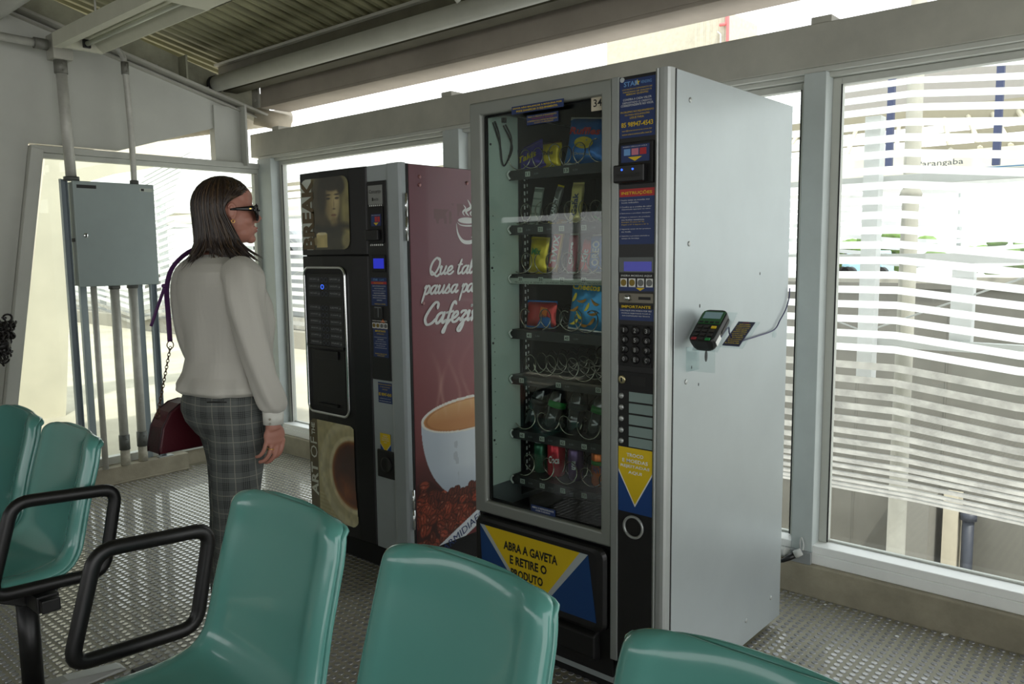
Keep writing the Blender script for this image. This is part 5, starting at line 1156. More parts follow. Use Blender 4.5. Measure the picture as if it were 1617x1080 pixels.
# ================================================================== OUTSIDE
def outside():
    YL = 5.0
    # paved ground to the left, beyond the glass
    m = MB(); m.box(-40, -3.2, 1.35, 4.9, -.5, -.04); m.box(-40, -4.05, -12, 1.35, -.5, -.04); g = m.build('paved_ground', mat('pale_paving', (182, 176, 158), .9, noise=.18, nscale=1.5, bump=.3)); struct(g)
    m = MB(); m.box(-40, -3.2, 4.9, 5.15, -.5, .22); o = struct(m.build('kerb_wall', CONCO, bev=.01))
    m = MB(); m.box(-60, 40, 9.0, 60, -4.6, -4.5); struct(m.build('street_ground', CONCO))
    # louvre screen
    marks = [136, 157, 177.5, 200, 223, 247, 271.5, 295, 318, 341, 364.5, 387, 411, 434, 457, 480, 503, 526, 548, 576, 599, 621.7, 642, 662.5, 682, 699.5, 716, 730.6, 742, 755, 765.6, 773.4, 779.6]
    mx = [1373, 1370, 1367, 1364, 1361.5, 1360, 1358.5, 1356.7, 1355.9, 1355.6, 1354, 1353, 1352, 1350.7, 1349.4, 1348.7, 1347.4, 1346.2, 1345.5, 1344.7, 1344, 1345, 1346, 1348, 1350.6, 1353, 1357, 1361.5, 1365, 1369, 1374, 1378.6, 1383]
    root = empty('louvre_screen', (-1.15, YL, -1.2), 'tall wavy screen of white horizontal louvre slats outside the windows', 'louvre screen')
    Xs = -1.155; prof = []
    for x, y in zip(mx, marks):
        d = FF + RR*((x-808.5)/FPX) - UU*((y-540)/FPX); t = (Xs-CAM.x)/d.x; P = CAM+d*t; prof.append((P.y, P.z))
    # smooth the profile
    Yp = np.array([p[0] for p in prof]); Zp = np.array([p[1] for p in prof])
    k = np.arange(len(Yp)); Yp = np.polyval(np.polyfit(k, Yp, 6), k)
    top = [(Yp[0]+.05*i*1.4, Zp[0]+.118*i) for i in range(3, 0, -1)]
    prof = top+list(zip(Yp, Zp))
    SLM = mat('louvre_white', (226, 228, 226), .5, noise=.04, nscale=6); SLD = mat('louvre_dirty_shaded', (164, 162, 154), .6, noise=.3, nscale=7)  # SLD: dirt and shade both mixed into the lower slats' colour
    n = len(prof)
    for i, (y, z) in enumerate(prof):
        drop = .095*max(.3, min(1, (z+.95)/.95))
        xs = [-26, -22, -19.5, -17, -14.6, -12.6, -10.2, -8.4, -6, -4.5, -2.6, -.82, .05, 1.6, 4, 6]
        zz = [0, -.1, .12, 0, -.14, .16, .02, 0, 0, 0, 0, 0, -drop, -drop-.03, -drop, 0]
        yy = [0, .1, -.1, .1, -.2, -.25, .05, 0, 0, 0, 0, 0, -.03, -.06, 0, 0]
        lw = .5 if z > .0 else .5
        a, b = prof[max(i-1, 0)], prof[min(i+1, n-1)]; t = V3((0, b[0]-a[0], b[1]-a[1])).normalized()     # along the curve
        fh = .030; nn = V3((0, t.z, -t.y)); m = MB(); R = []
        for X_, dz, dy in zip(xs, zz, yy):
            if X_ < -3 and z < .24: continue
            c = V3((X_, y+dy, z+dz)); q = [c+t*fh*.95, c+t*fh-nn*.02, c-t*fh*1.0+nn*-.045, c-t*fh*1.0]
            R.append([tuple(c-t*fh), tuple(c+t*fh), tuple(c+t*fh*.8+V3((0, .05, .0))), tuple(c-t*fh*.8+V3((0, .05, 0)))])
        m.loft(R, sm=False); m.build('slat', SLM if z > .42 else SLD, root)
    for X_ in (-20, -17, -14, -11, -8, -4.6, -1.10, 1.4):
        zb = .2 if X_ < -3 else .35
        m = MB(); m.box(X_-.075, X_+.05, YL+.17, YL+.30, zb-.15, 2.45); m.build('post', mat('louvre_white', (0, 0, 0)), root)
    for z_ in (1.27, .55, 1.925):
        m = MB(); m.box(-26, 6, YL+.32, YL+.40, z_-.04, z_+.04); m.build('rail', mat('rail_white', (206, 208, 204), .5), root)
    m = MB(); m.box(-.52, -.36, YL+.41, YL+.52, .52, 1.27); m.build('post', mat('louvre_white', (0, 0, 0)), root)
    # diagonal bracing
    for a, b in (((-1.2, .62), (.9, 1.5)), ((-1.2, .62), (-3.2, 1.3)), ((-10.8, 1.9), (-8.2, .8)), ((-11, .7), (-8.2, 1.7))):
        m = MB(); m.cyl((a[0], YL+.45, a[1]), (b[0], YL+.45, b[1]), .008, 6); m.build('brace', mat('rail_white', (0, 0, 0)), root)
    # round concrete mast with collar
    m = MB(); q = at('y', 6.2, 1430, 500); m.tube([(q.x, 6.2, -4.5), (q.x, 6.2, 3.6)], [.095, .066], 24); m.tube([(q.x, 6.2, 1.80), (q.x, 6.2, 1.85), (q.x, 6.2, 1.90)], [.078, .10, .078], 24)
    tag(m.build('concrete_mast', mat('mast_concrete', (160, 158, 146), .85, noise=.1)), 'round pale concrete mast behind the louvre slats outside the right window', 'mast')
    # viaduct wall on the other side
    YW2 = 12.0
    def bx(name, a, b, y, dy, mt, label=None, cat=None, kind=None):
        r = FR(y, a, b); m = MB(); m.box(r[0], r[1], y, y+dy, r[2], r[3]); o = m.build(name, mt, bev=.0)
        if label: tag(o, label, cat)
        if kind: struct(o)
        return o
    zt = at('y', YW2, 1450, 449).z
    m = MB(); m.box(-30, 12, YW2, YW2+.4, -4.5, zt); m.box(-30, 12, YW2-.06, YW2, zt-.07, zt+.02)
    for x in np.arange(-29, 12, 1.35): m.box(x, x+.02, YW2-.01, YW2, -4.5, zt-.07)
    tag(m.build('viaduct_wall', mat('viaduct_grey', (104, 102, 94), .9, noise=.12, nscale=2)), 'long grey concrete viaduct wall beyond the louvres', 'wall')
    m = MB(); a = at('y', 11.0, 1395, 830); b = at('y', 11.0, 1460, 830); m.box(a.x, b.x, 11.2, 11.95, -4.4, at('y', 11.2, 1400, 780).z); tag(m.build('concrete_pier', mat('pier_grey', (120, 118, 110), .9)), 'dark grey concrete pier low down outside the right window', 'pier')
    a = at('y', 11.6, 1517, 830); b = at('y', 11.6, 1536, 830); m = MB(); m.cyl((a.x*.5+b.x*.5, 11.7, -4.4), (a.x*.5+b.x*.5, 11.7, at('y', 11.7, 1525, 812).z), .085, 16); m.cyl((a.x*.5+b.x*.5, 11.7, at('y', 11.7, 1525, 820).z), (a.x*.5+b.x*.5, 11.7, at('y', 11.7, 1525, 808).z), .12, 16)
    tag(m.build('drain_pipe', mat('drain_dark', (52, 56, 66), .5)), 'dark vertical drain pipe on the concrete low outside the right window', 'pipe')
    m = MB(); a = at('y', 11.5, 1484, 860); b = at('y', 11.5, 1508, 860); m.box(a.x, b.x, 11.6, 11.9, -4.4, at('y', 11.6, 1490, 780).z); tag(m.build('concrete_pier', mat('pier_pale', (186, 178, 158), .9)), 'paler concrete pier beside the dark drain pipe outside the right window', 'pier')
    # line parapet, train tracks deck & vehicles
    m = MB(); z_ = at('y', 14, 1450, 436).z; m.box(-30, 14, 13.6, 14.2, zt-.4, z_); m.box(-30, 14, 14.2, 24, zt-.5, z_-.25); struct(m.build('track_deck', mat('deck_pale', (206, 202, 188), .8)))
    for k_, (px, w_) in enumerate(((1335, 26), (1384, 30))):
        a = at('y', 18, px-w_/2, 424); b = at('y', 18, px+w_/2, 424); x0, x1 = a.x+.4, b.x-.4; z0 = z_-.25
        car = empty('parked_car', ((x0+x1)/2, 18.3, z0), ['pale blue car far off behind the slats, left of the mast', 'pale blue car far off behind the slats, close to the round mast'][k_], 'car')
        m = MB(); L_ = x1-x0+.6; c_ = (x0+x1)/2
        m.loft([[(c_+s*L_/2, y, z0+h) for s, h in ((-1, .15), (-1, .38), (-.62, .45), (-.35, .72), (.3, .72), (.62, .45), (1, .38), (1, .15))] for y in (18, 19)], sm=False); m.build('body', mat('car_paint_blue', (150, 196, 214), .25), car, bev=.03)
        m = MB(); m.loft([[(c_+s*L_/2, y, z0+h) for s, h in ((-.52, .47), (-.30, .67), (.26, .67), (.5, .47))] for y in (17.985, 19.015)], sm=False); m.build('window', BLACK, car)
        for s in (-.6, .6):
            m = MB(); m.cyl((c_+s*L_/2, 17.97, z0+.17), (c_+s*L_/2, 18.2, z0+.17), .17, 18); m.build('wheel', BLACKM, car)
    # other platform: fascia with the station name, canopy rafters, slats
    YP = 12.6
    z0, z1 = at('y', YP, 1480, 272).z, at('y', YP, 1480, 240).z
    can_ = empty('platform_canopy', (-1.5, YP, z0), 'pale canopy of the opposite platform with sloping rafters, behind the louvre slats', 'canopy')
    m = MB(); m.box(-30, 8, YP, YP+.12, z0, z1); fs = m.build('fascia', mat('fascia_cream', (222, 218, 200), .7), can_)
    sg = FR(YP-.03, (1447, 263), (1521, 246)); m = MB(); zz_ = (z0+z1)/2
    m.text('Parangaba', ((sg[0]+sg[1])/2, YP-.001, zz_-.025), XF, sg[1]-sg[0], .12, 0, eps=.003); m.box(sg[0]+.5, 6, YP-.006, YP, z0+.01, z0+.03, 1); m.build('station_name', [mat('sign_grey_letters', (84, 88, 92), .6), mat('sign_blue_line', (80, 120, 150), .6)], fs)
    m = MB()
    for x in np.arange(-14, 7, .42): m.tube([(x, YP+.1, z1), (x-.9, YP+3.4, z1+1.0)], .045, 6)
    m.build('rafters', mat('rafter_pale', (196, 190, 170), .7), can_)
    m = MB(); m.box(-30, 8, YP+.2, YP+.3, z1+.0, z1+.12); m.box(-30, 8, YP+3.4, YP+3.5, z1+.9, z1+1.25); m.box(-30, 8, YP+1.7, YP+1.8, z1+.42, z1+.52); m.build('purlin', mat('purlin_far', (150, 144, 124), .7), can_)
    m = MB(); m.box(-5.5, 8, YP+3.5, YP+3.6, z1+1.25, z1+2.0); m.build('end_panel', mat('far_panel', (160, 156, 150), .8), can_)
    for px in (1406, 1576):
        q = at('y', YP-.3, px, 200); m = MB(); m.box(q.x-.05, q.x+.05, YP-.35, YP-.25, z0+.02, z1+2.2); m.build('post', mat('canopy_post_dark', (58, 66, 96), .6), can_)
    fl_ = empty('far_louvre_screen', (-1, 13.2, zt), 'finer white louvre slats on the opposite platform, seen through the near slats', 'louvre screen')
    for i, py in enumerate(np.arange(284, 420, 12.5)):
        z_ = at('y', 13.2, 1450, py).z; m = MB(); R = []
        for X_ in np.arange(-16, 9, .8): R.append([(X_, 13.2+.25*math.sin(X_*.9)+a, z_+.12*math.sin(X_*.9+i*.05)+b) for a, b in ((0, -.035), (0, .035), (.04, .03), (.04, -.03))])
        m.loft(R, sm=False); m.build('slat', SLM, fl_)
    for x in (-9, -5.5, -2.2, 1.2): m = MB(); m.cyl((x, 13.35, zt), (x, 13.35, z0), .04, 8); m.build('post', GREYM, fl_)
    # building high above with red pipe
    r = FR(20, (1098, 14), (1147, 110)); bl = empty('concrete_tower', ((r[0]+r[1])/2, 21, -4.5), 'pale concrete tower block seen above the header beam, behind the silver machine', 'building')
    r2 = FR(20, (1000, 20), (1148, 110)); zt_ = 9.2
    m = MB(); m.box(r[0], r[1], 20, 22, -4.5, at('y', 20, 1120, 24).z)
    for k_ in range(5): x = r[0]+(k_+.5)*(r[1]-r[0])/5; m.box(x, x+.03, 19.985, 20, -4.5, at('y', 20, 1120, 26).z)
    m.box(r2[0]-1.4, r[0]-.0, 20.6, 22, -4.5, at('y', 20.6, 1060, 30).z); m.build('wall', mat('tower_concrete', (188, 184, 166), .9, noise=.1), bl)
    x = at('y', 19.9, 1149, 60).x; zt_ = at('y', 19.9, 1149, 38).z; m = MB(); m.tube(catmull([(x-.25, 19.9, zt_+.02), (x-.05, 19.9, zt_), (x, 19.9, zt_-.1), (x, 19.9, -2)], 5), .045, 10); m.build('red_pipe', mat('red_pipe', (206, 110, 110), .5), bl)
    x = at('y', 19.9, 1138, 60).x; m = MB(); m.tube([(x-.1, 19.9, zt_-.15), (x, 19.9, zt_-.25), (x, 19.9, -2)], .02, 8); m.build('grey_pipe', GREYM, bl)
    # trees far off
    rs = random.Random(3)
    for k_, (px, py, y, r_, lab) in enumerate(((1390, 395, 30, 1.1, 'small green treetops far off between the slats, beside the mast'), (1602, 398, 30, 1.0, 'green treetop at the right picture edge between the slats'), (1310, 398, 34, .5, 'yellow green bush far off just right of the window post'), (946-0, 392, 34, 0, ''))):
        if r_ == 0: continue
        q = at('y', y, px, py); t_ = empty('tree', (q.x, y, -4.5), lab, 'tree'); m = MB()
        for i in range(60):
            a, b, cc = rs.gauss(0, .6), rs.gauss(0, .4), rs.gauss(0, .28); m.ell((q.x+a*r_*1.5, y+b, q.z+cc*r_-.2), (.35*r_, .35*r_, .22*r_), 7, 5)
        m.build('foliage', mat('far_leaves', (110, 140, 70), .8, noise=.4, nscale=8), t_); m = MB(); m.tube([(q.x, y, -4.5), (q.x, y, q.z)], .15, 8); m.build('trunk', mat('bark', (90, 76, 60), .9), t_)
    # car seen through the narrow left window and slanted wall outside the left pane
    q = at('y', 7.2, 438, 378); m = MB(); m.box(-40, -7.5, 5.16, 12, q.z-2.2, q.z-1.6); struct(m.build('road_left', mat('road_grey', (150, 148, 140), .9)))
    t_ = empty('parked_van', (q.x-.9, 7.5, q.z-1.6), 'grey vehicle roof and dark rear window beyond the slats, behind the woman', 'car')
    m = MB(); m.loft([[(q.x+a, y, q.z+b) for a, b in ((-2.6, -1.6), (-2.6, -.4), (-1.6, .22), (.3, .26), (.75, .0), (.85, -.5), (.85, -1.6))] for y in (7.2, 9)], sm=False); m.build('body', mat('van_grey', (150, 154, 156), .35), t_, bev=.08)
    m = MB(); m.loft([[(q.x+a, y, q.z+b) for a, b in ((-1.7, -.30), (-1.3, -.02), (.3, -.02), (.62, -.30))] for y in (7.17, 7.3)], sm=False); m.build('window', BLACK, t_)
    m = MB(); m.prism([(-3, -.04), (.70, -.04), (.712, .05), (.838, 1.392), (.974, 2.005), (1.253, 2.107), (1.606, 2.188), (1.9, 2.3), (1.9, 2.9), (-3, 2.9)], (-6.75, 0, 0), (V3((0, 1, 0)), V3((0, 0, 1)), V3((1, 0, 0))), .25)
    o = m.build('outer_wall', mat('cream_render', (214, 208, 188), .8, noise=.08, nscale=2)); struct(o)
outside()
# ================================================================== PEOPLE
SKIN = mat('skin_tone', (170, 118, 102), .5, noise=.05, nscale=12)
def remesh(o, vs, smooth=4, it=None):
    r = o.modifiers.new('remesh', 'REMESH'); r.mode = 'VOXEL'; r.voxel_size = vs; r.use_smooth_shade = True
    if smooth: s = o.modifiers.new('smooth', 'SMOOTH'); s.factor = .5; s.iterations = smooth
def xf(m, M, i0=0): m.v[i0:] = [tuple(M @ V3(p)) for p in m.v[i0:]]
def limb(m, pts, n=20, wob=0, k=5):
    """pts: (x,y,z,r)"""
    P = catmull([p[:3] for p in pts], 5); t = np.linspace(0, 1, len(pts)); R = np.interp(np.linspace(0, 1, len(P)), t, [p[3] for p in pts])
    if not wob: m.tube(P, list(R), n); return
    b = len(m.v); m.tube(P, list(R), n)
    for i in range(len(P)):
        for j in range(n):
            p = V3(m.v[b+i*n+j]); c = P[i]; f = 1+wob*math.sin(k*2*math.pi*j/n+.25*i)*min(1, i/4); m.v[b+i*n+j] = tuple(c+(p-c)*f)
def ering(cx, cy, z, rx, ry, n=36, sq=2.0, f=None):
    out = []
    for j in range(n):
        a = 2*math.pi*j/n; c, s = math.cos(a), math.sin(a); q = 1+(f(a, z) if f else 0)
        out.append((cx+rx*q*math.copysign(abs(c)**(2/sq), c), cy+ry*q*math.copysign(abs(s)**(2/sq), s), z))
    return out
def finger(m, root, dirs, lens, r0):
    P = [V3(root)]; 
    for d, l in zip(dirs, lens): P.append(P[-1]+V3(d).normalized()*l)
    m.tube(catmull(P, 4), list(np.linspace(r0, r0*.78, 4*len(lens)+1)), 10); e = P[-1]; m.ell(e, (r0*.78,)*3, 10, 6); m.ell(P[0], (r0*1.05,)*3, 10, 6)
def hand(m, W_, sx=1):
    x, y, z = W_
    i0 = len(m.v)
    m.tube([(0, 0, .05), (0, 0, .012), (0, .003, -.01)], [.024, .0215, .024], 14, flat=(.85, 1.1), up=(1, 0, 0))
    m.ell((.0, .004, -.030), (.0145, .037, .036), 18, 12); m.ell((.002, .004, -.048), (.012, .036, .016), 16, 10)
    for k, (yy, zz, L_, r_) in enumerate(((.032, -.050, .95, .0082), (.0125, -.056, 1.05, .0086), (-.0075, -.054, 1.0, .0082), (-.0265, -.046, .80, .0072))):
        finger(m, (.003, yy, zz), [(.05, -.30-.04*k, -.95), (-.45, -.42, -.78), (-.85, -.35, -.35)], [.034*L_, .024*L_, .018*L_], r_)
    finger(m, (-.006, .030, -.014), [(-.35, .45, -.8), (-.45, -.05, -.9), (-.5, -.25, -.8)], [.028, .025, .020], .0092)
    xf(m, Matrix.Translation((x, y, z)) @ Matrix.Scale(sx, 4, (1, 0, 0)), i0)
PO = V3((-1.275, -.612, 0))
def woman():
    root = empty('person', PO, 'woman in white blouse, checked trousers and sunglasses standing before the hot drinks machine', 'person')
    T0 = Matrix.Translation(PO); HR = Matrix.Rotation(math.radians(-27), 4, 'Z'); HM = Matrix.Rotation(math.radians(-27), 4, 'Z') @ Matrix.Translation((0, .012, 0))
    # ---------------- body
    m = MB()
    m.loft([ering(0, cy, z, rx, ry) for z, cy, rx, ry in ((.80, -.01, .13, .08), (.88, -.01, .15, .10), (.95, -.01, .13, .09), (1.05, 0, .115, .08), (1.15, 0, .13, .095), (1.25, -.01, .145, .09), (1.31, -.02, .12, .065), (1.34, -.02, .06, .05))])
    limb(m, [(0, -.025, 1.30, .055), (0, -.015, 1.36, .047), (0, .0, 1.42, .046), (0, .01, 1.46, .05)])
    arms = ((1, [(.14, -.02, 1.29, .045), (.185, -.04, 1.22, .042), (.205, -.03, 1.10, .036), (.215, -.01, .98, .031), (.212, .016, .87, .024)]), (-1, [(-.14, -.02, 1.29, .045), (-.185, -.03, 1.20, .042), (-.20, -.02, 1.08, .036), (-.20, .02, .97, .03), (-.20, .05, .87, .024)]))
    for s, P in arms: limb(m, P); 
    hand(m, (.209, .017, .822), 1); hand(m, (-.20, .06, .83), -1)
    legs = ((.075, -.01, .86), (.07, -.03, .7), (.07, -.045, .5), (.07, -.052, .3), (.07, -.05, .09)), ((-.075, 0, .86), (-.07, .03, .7), (-.07, .015, .5), (-.07, .0, .3), (-.07, .01, .09))
    for L_ in legs:
        limb(m, [p+(r,) for p, r in zip(L_, (.08, .068, .05, .044, .033))]); f = L_[-1]
        limb(m, [(f[0], f[1]-.03, .035, .028), (f[0], f[1]+.04, .035, .034), (f[0], f[1]+.12, .024, .036), (f[0], f[1]+.17, .018, .022)])
    i0 = len(m.v)
    m.ell((0, -.004, 1.500), (.070, .086, .084), 28, 18)                     # cranium
    m.ell((0, .028, 1.465), (.058, .058, .068)); m.ell((0, .040, 1.425), (.046, .044, .036)); m.ell((0, .070, 1.403), (.022, .017, .015))
    m.ell((0, .040, 1.532), (.056, .042, .042)); m.ell((0, .066, 1.508), (.044, .014, .009))
    for s in (-1, 1): m.ell((s*.034, .058, 1.462), (.020, .020, .020)); m.ell((s*.0095, .091, 1.459), (.007, .009, .006))
    m.tube([(0, .076, 1.505), (0, .084, 1.488), (0, .095, 1.472), (0, .1035, 1.463)], [.007, .0075, .009, .0078], 12)
    m.ell((0, .081, 1.437), (.022, .013, .006)); m.ell((0, .080, 1.427), (.020, .012, .006)); m.ell((0, .072, 1.432), (.03, .012, .016))
    for s in (-1, 1):                                                      # ears
        E = Matrix.Translation((s*.069, .012, 1.487)) @ Matrix.Rotation(s*.3, 4, 'Z') @ Matrix.Scale(.86, 4); j0 = len(m.v)
        m.ell((0, 0, 0), (.006, .014, .026), 16, 10); m.tube([(s*.007, .015*math.cos(a)-.003*math.sin(a)*0, .027*math.sin(a)) for a in np.arange(-1.9, 2.9, .35)][::1], .0042, 8); m.ell((s*.003, .004, -.024), (.005, .008, .008), 10, 8); xf(m, E, j0)
    xf(m, HM, i0); xf(m, T0)
    o = m.build('body', SKIN, root); remesh(o, .0033, 3)
    # ---------------- lips, teeth
    m = MB(); m.ell((0, .086, 1.4375), (.017, .0085, .0035), 16, 8); m.ell((0, .085, 1.4275), (.016, .0085, .004), 16, 8); xf(m, HM); xf(m, T0); m.build('lips', mat('lip_rose', (150, 74, 70), .35), root)
    m = MB(); m.ell((0, .0855, 1.4325), (.014, .0075, .0022), 12, 6); xf(m, HM); xf(m, T0); m.build('teeth', WHT, root)
    # ---------------- hair
    rs = random.Random(5); CX = V3((0, -.008, 1.503)); RX = (.080, .094, .094)
    def hp(a0, t, rad=1.0, seed=0.0):
        """a0 azimuth (0 = front, + = her right), t 0 (crown) .. 1 (ends)"""
        s = 1 if a0 >= 0 else -1; aa = abs(a0); am = max(aa, 91)
        k = min(1, max(0, (t-.20)/.24)); k = k*k*(3-2*k); fw = (24*min(1, (t-.52)/.3)*max(0, 1-(am-91)/45) if t > .52 else 0); az = math.radians((aa+(am-aa)*k-fw)*s)
        th = math.radians(min(1, t/.5)*100)
        st = math.sin(th)
        p = V3((math.sin(az)*st*RX[0], math.cos(az)*st*RX[1], math.cos(th)*RX[2]))*rad+CX
        if t > .5:
            u = (t-.5)/.5; L_ = .134+.012*math.sin(az*5+seed)+(.020 if aa > 150 else 0); fr_ = max(0, -math.cos(az)+.2)
            r_ = V3((math.sin(az)*RX[0], math.cos(az)*RX[1], 0))
            out = -.04*math.sin(u*1.7)+.30*max(0, u-.62)**1.6*2.0
            p = CX+V3((0, 0, math.cos(math.radians(100))*RX[2]))+r_*(rad*(.985+out*1.0))+V3((0, 0, -L_*u))
        return p
    m = MB(); na, ntt = 72, 26
    grid = []
    for inner in (1.0, .86):
        for j in range(ntt+1):
            t = j/ntt
            for i in range(na): a0 = -180+360*i/na; grid.append(hp(a0, t, inner*(1+.006*math.sin(i*2.7)), 0))
    F = []
    off2 = na*(ntt+1)
    for j in range(ntt):
        for i in range(na):
            a, b, c_, d = j*na+i, j*na+(i+1) % na, (j+1)*na+(i+1) % na, (j+1)*na+i; F.append((a, d, c_, b)); F.append((off2+a, off2+b, off2+c_, off2+d))
    for i in range(na): a, b = ntt*na+i, ntt*na+(i+1) % na; F.append((a, off2+a, off2+b, b))
    m.add(grid, F, 0, True)
    for k in range(760):
        a0 = rs.uniform(-180, 180); t0 = rs.uniform(.0, .25); rad = rs.uniform(1.0, 1.035); sd = rs.uniform(0, 6); jit = rs.uniform(-3, 3); e = rs.uniform(.9, 1.07)
        flip = rs.random(); P = []
        for q in range(13):
            t = t0+(e-t0)*q/12; p = hp(a0+jit*math.sin(t*4), t, rad+.004*math.sin(sd+t*9), sd)
            if t > .8:
                h = (t-.8)/.2; az = math.atan2(p.x, p.y); p += V3((math.sin(az), math.cos(az), 0))*.018*h*h*flip
                if abs(a0) < 130 and a0 > 0: p += V3((.0, .030, -.002))*h*h*flip
            P.append(p)
        m.tube(P, [.0022*(1-.8*abs(q/12-.35)**1.5) for q in range(12)]+[.0003], 5, 0 if rs.random() < .72 else 1, flat=(.6, 1.6))
    for k in range(26):                                                    # longer lock at the nape
        a0 = 180+rs.uniform(-24, 10); P = [hp(a0, t, 1.01) for t in (.55, .7, .82)]; e = P[-1]; P += [e+V3((.0, -.006+rs.uniform(-.008, .008), -.03)), e+V3((rs.uniform(-.008, .008), -.006+rs.uniform(-.008, .008), -.062))]
        m.tube(catmull(P, 3), list(np.linspace(.0035, .0008, 13)), 5, 0)
    xf(m, HM); xf(m, T0)
    m.build('hair', [mat('dark_brown_hair', (38, 27, 21), .42, noise=.3, nscale=40), mat('brown_hair_highlight', (66, 50, 34), .4, noise=.2)], root)
    # ---------------- sunglasses
    m = MB(); fr = []
    for s in (-1, 1):
        P = [(s*(.034+.027*math.copysign(abs(math.cos(a))**.8, math.cos(a))), .098-.012*abs(.034+.027*math.cos(a))/.06, 1.485+.026*math.copysign(abs(math.sin(a))**.85, math.sin(a))) for a in np.arange(0, 6.28, .3)]
        m.tube(P, .0026, 8, closed=True)
        m.tube([(s*.064, .086, 1.495), (s*.072, .075, 1.496), (s*.077, .03, 1.494), (s*.076, .008, 1.492)], [.0075, .0065, .0035, .002], 8, flat=(1.3, .6))
        m.tube([(s*.060, .088, 1.500), (s*.0705, .080, 1.495), (s*.062, .087, 1.478)], .0045, 8)
    m.tube([(-.008, .099, 1.492), (0, .101, 1.494), (.008, .099, 1.492)], .0025, 8)
    xf(m, HM); xf(m, T0); sg = m.build('sunglasses', mat('black_acetate', (12, 12, 13), .2), root)
    m = MB()
    for s in (-1, 1): m.add([(s*(.034+.026*math.cos(a)), .097-.012*abs(.034+.026*math.cos(a))/.06, 1.485+.025*math.sin(a)) for a in np.arange(0, 6.28, .3)], [tuple(range(21))])
    xf(m, HM); xf(m, T0); m.build('lens', mat('dark_lens', (14, 16, 18), .08, coat=.6), sg)
    m = MB(); m.box(.0745, .0765, .066, .072, 1.4935, 1.4965); xf(m, HM); xf(m, T0); m.build('hinge_mark', mat('gold_metal', (220, 180, 100), .25, 1), sg)
    m = MB(); m.tube([(.072, .016+.005*math.cos(a), 1.456+.005*math.sin(a)) for a in np.arange(0, 6.28, .5)], .0011, 6, closed=True); xf(m, HM); xf(m, T0); m.build('earring', mat('gold_metal', (0, 0, 0)), root)
    x, y, z = .209, .017, .822; m = MB(); m.tube([(x+.004+.010*math.cos(a), y-.013+.010*math.sin(a), z-.070-.0025*math.sin(a)) for a in np.arange(0, 6.28, .4)], .0016, 6, closed=True); xf(m, T0); m.build('finger_ring', mat('gold_metal', (0, 0, 0)), root)
    # ---------------- blouse
    def fold(a, z): return .026*math.sin(5*a+z*9)+.020*math.sin(9*a-z*15)*(1 if z < 1.2 else .4)
    def fold2(a, z): return .03*math.sin(7*a+z*50)+.018*math.sin(13*a)
    m = MB()
    rr = [(1.352, -.018, .062, .056, None), (1.343, -.022, .085, .066, None), (1.325, -.026, .135, .080, None), (1.30, -.028, .165, .094, None), (1.26, -.022, .178, .108, fold), (1.20, -.008, .178, .122, fold), (1.14, .0, .172, .126, fold), (1.08, .0, .164, .122, fold), (1.02, -.004, .160, .120, fold), (.975, -.01, .166, .126, fold), (.945, -.016, .178, .136, fold2), (.928, -.018, .180, .138, fold2), (.915, -.016, .166, .124, fold2), (.918, -.014, .150, .105, None)]
    m.loft([ering(0, cy, z+.0, rx, ry, 60, 2.15, f) for z, cy, rx, ry, f in rr])
    limb(m, [(.125, -.024, 1.295, .060), (.165, -.034, 1.272, .062), (.187, -.045, 1.215, .058), (.205, -.035, 1.10, .050), (.214, -.012, .985, .043), (.212, .012, .915, .045), (.211, .020, .885, .042), (.210, .021, .868, .031)], 28, .075, 5)
    limb(m, [(-.125, -.024, 1.295, .060), (-.165, -.03, 1.272, .060), (-.187, -.034, 1.20, .056), (-.202, -.02, 1.08, .050), (-.203, .018, .97, .043), (-.202, .045, .90, .043), (-.202, .052, .885, .031)], 28, .045, 5)
    xf(m, T0); bl = m.build('blouse', mat('white_chiffon', (188, 186, 178), .75, noise=.03, bump=1.0, bscale=16, stretch=(1, 1, .3)), root); remesh(bl, .0036, 2)
    for s, P in ((1, [(.210, .021, .874), (.2095, .019, .828)]), (-1, [(-.202, .052, .89), (-.20, .058, .842)])):
        m = MB(); m.tube(P, [.0315, .029], 24, flat=(.9, 1.1), up=(1, 0, 0)); xf(m, T0); cf = m.build('cuff', mat('cuff_white', (214, 214, 206), .7), root)
        if s == 1:
            for dz in (.835, .849):
                m = MB(); m.ell((.232, -.006, dz), (.003, .004, .004), 10, 6); xf(m, T0); m.build('button', mat('button_pearl', (150, 146, 132), .3), cf)
    m = MB(); m.tube([(.060*math.cos(a), -.018+.054*math.sin(a), 1.350+.006*math.sin(a)) for a in np.arange(0, 6.28, .2)], .006, 8, closed=True, flat=(1.5, .6)); xf(m, T0); m.build('collar', mat('cuff_white', (0, 0, 0)), root)
    m = MB(); m.tube(catmull([(.150, .050, 1.30), (.146, .0, 1.325), (.150, -.06, 1.300), (.150, -.105, 1.24), (.155, -.112, 1.18)], 6), .0022, 6); xf(m, T0)
    # ---------------- trousers
    pm = bpy.data.materials.new('glen_check_cloth'); pm.use_nodes = True; N = pm.node_tree.nodes; L = pm.node_tree.links; b = N['Principled BSDF']; b.inputs['Roughness'].default_value = .85
    tcn = N.new('ShaderNodeTexCoord'); nz = N.new('ShaderNodeTexNoise'); nz.inputs['Scale'].default_value = 6; L.new(tcn.outputs['Object'], nz.inputs['Vector'])
    mxv = N.new('ShaderNodeVectorMath'); mxv.operation = 'MULTIPLY_ADD'; mxv.inputs[1].default_value = (.012, .012, .012); L.new(nz.outputs['Color'], mxv.inputs[0]); L.new(tcn.outputs['Object'], mxv.inputs[2])
    def dot(v): d = N.new('ShaderNodeVectorMath'); d.operation = 'DOT_PRODUCT'; d.inputs[1].default_value = v; L.new(mxv.outputs[0], d.inputs[0]); return d.outputs['Value']
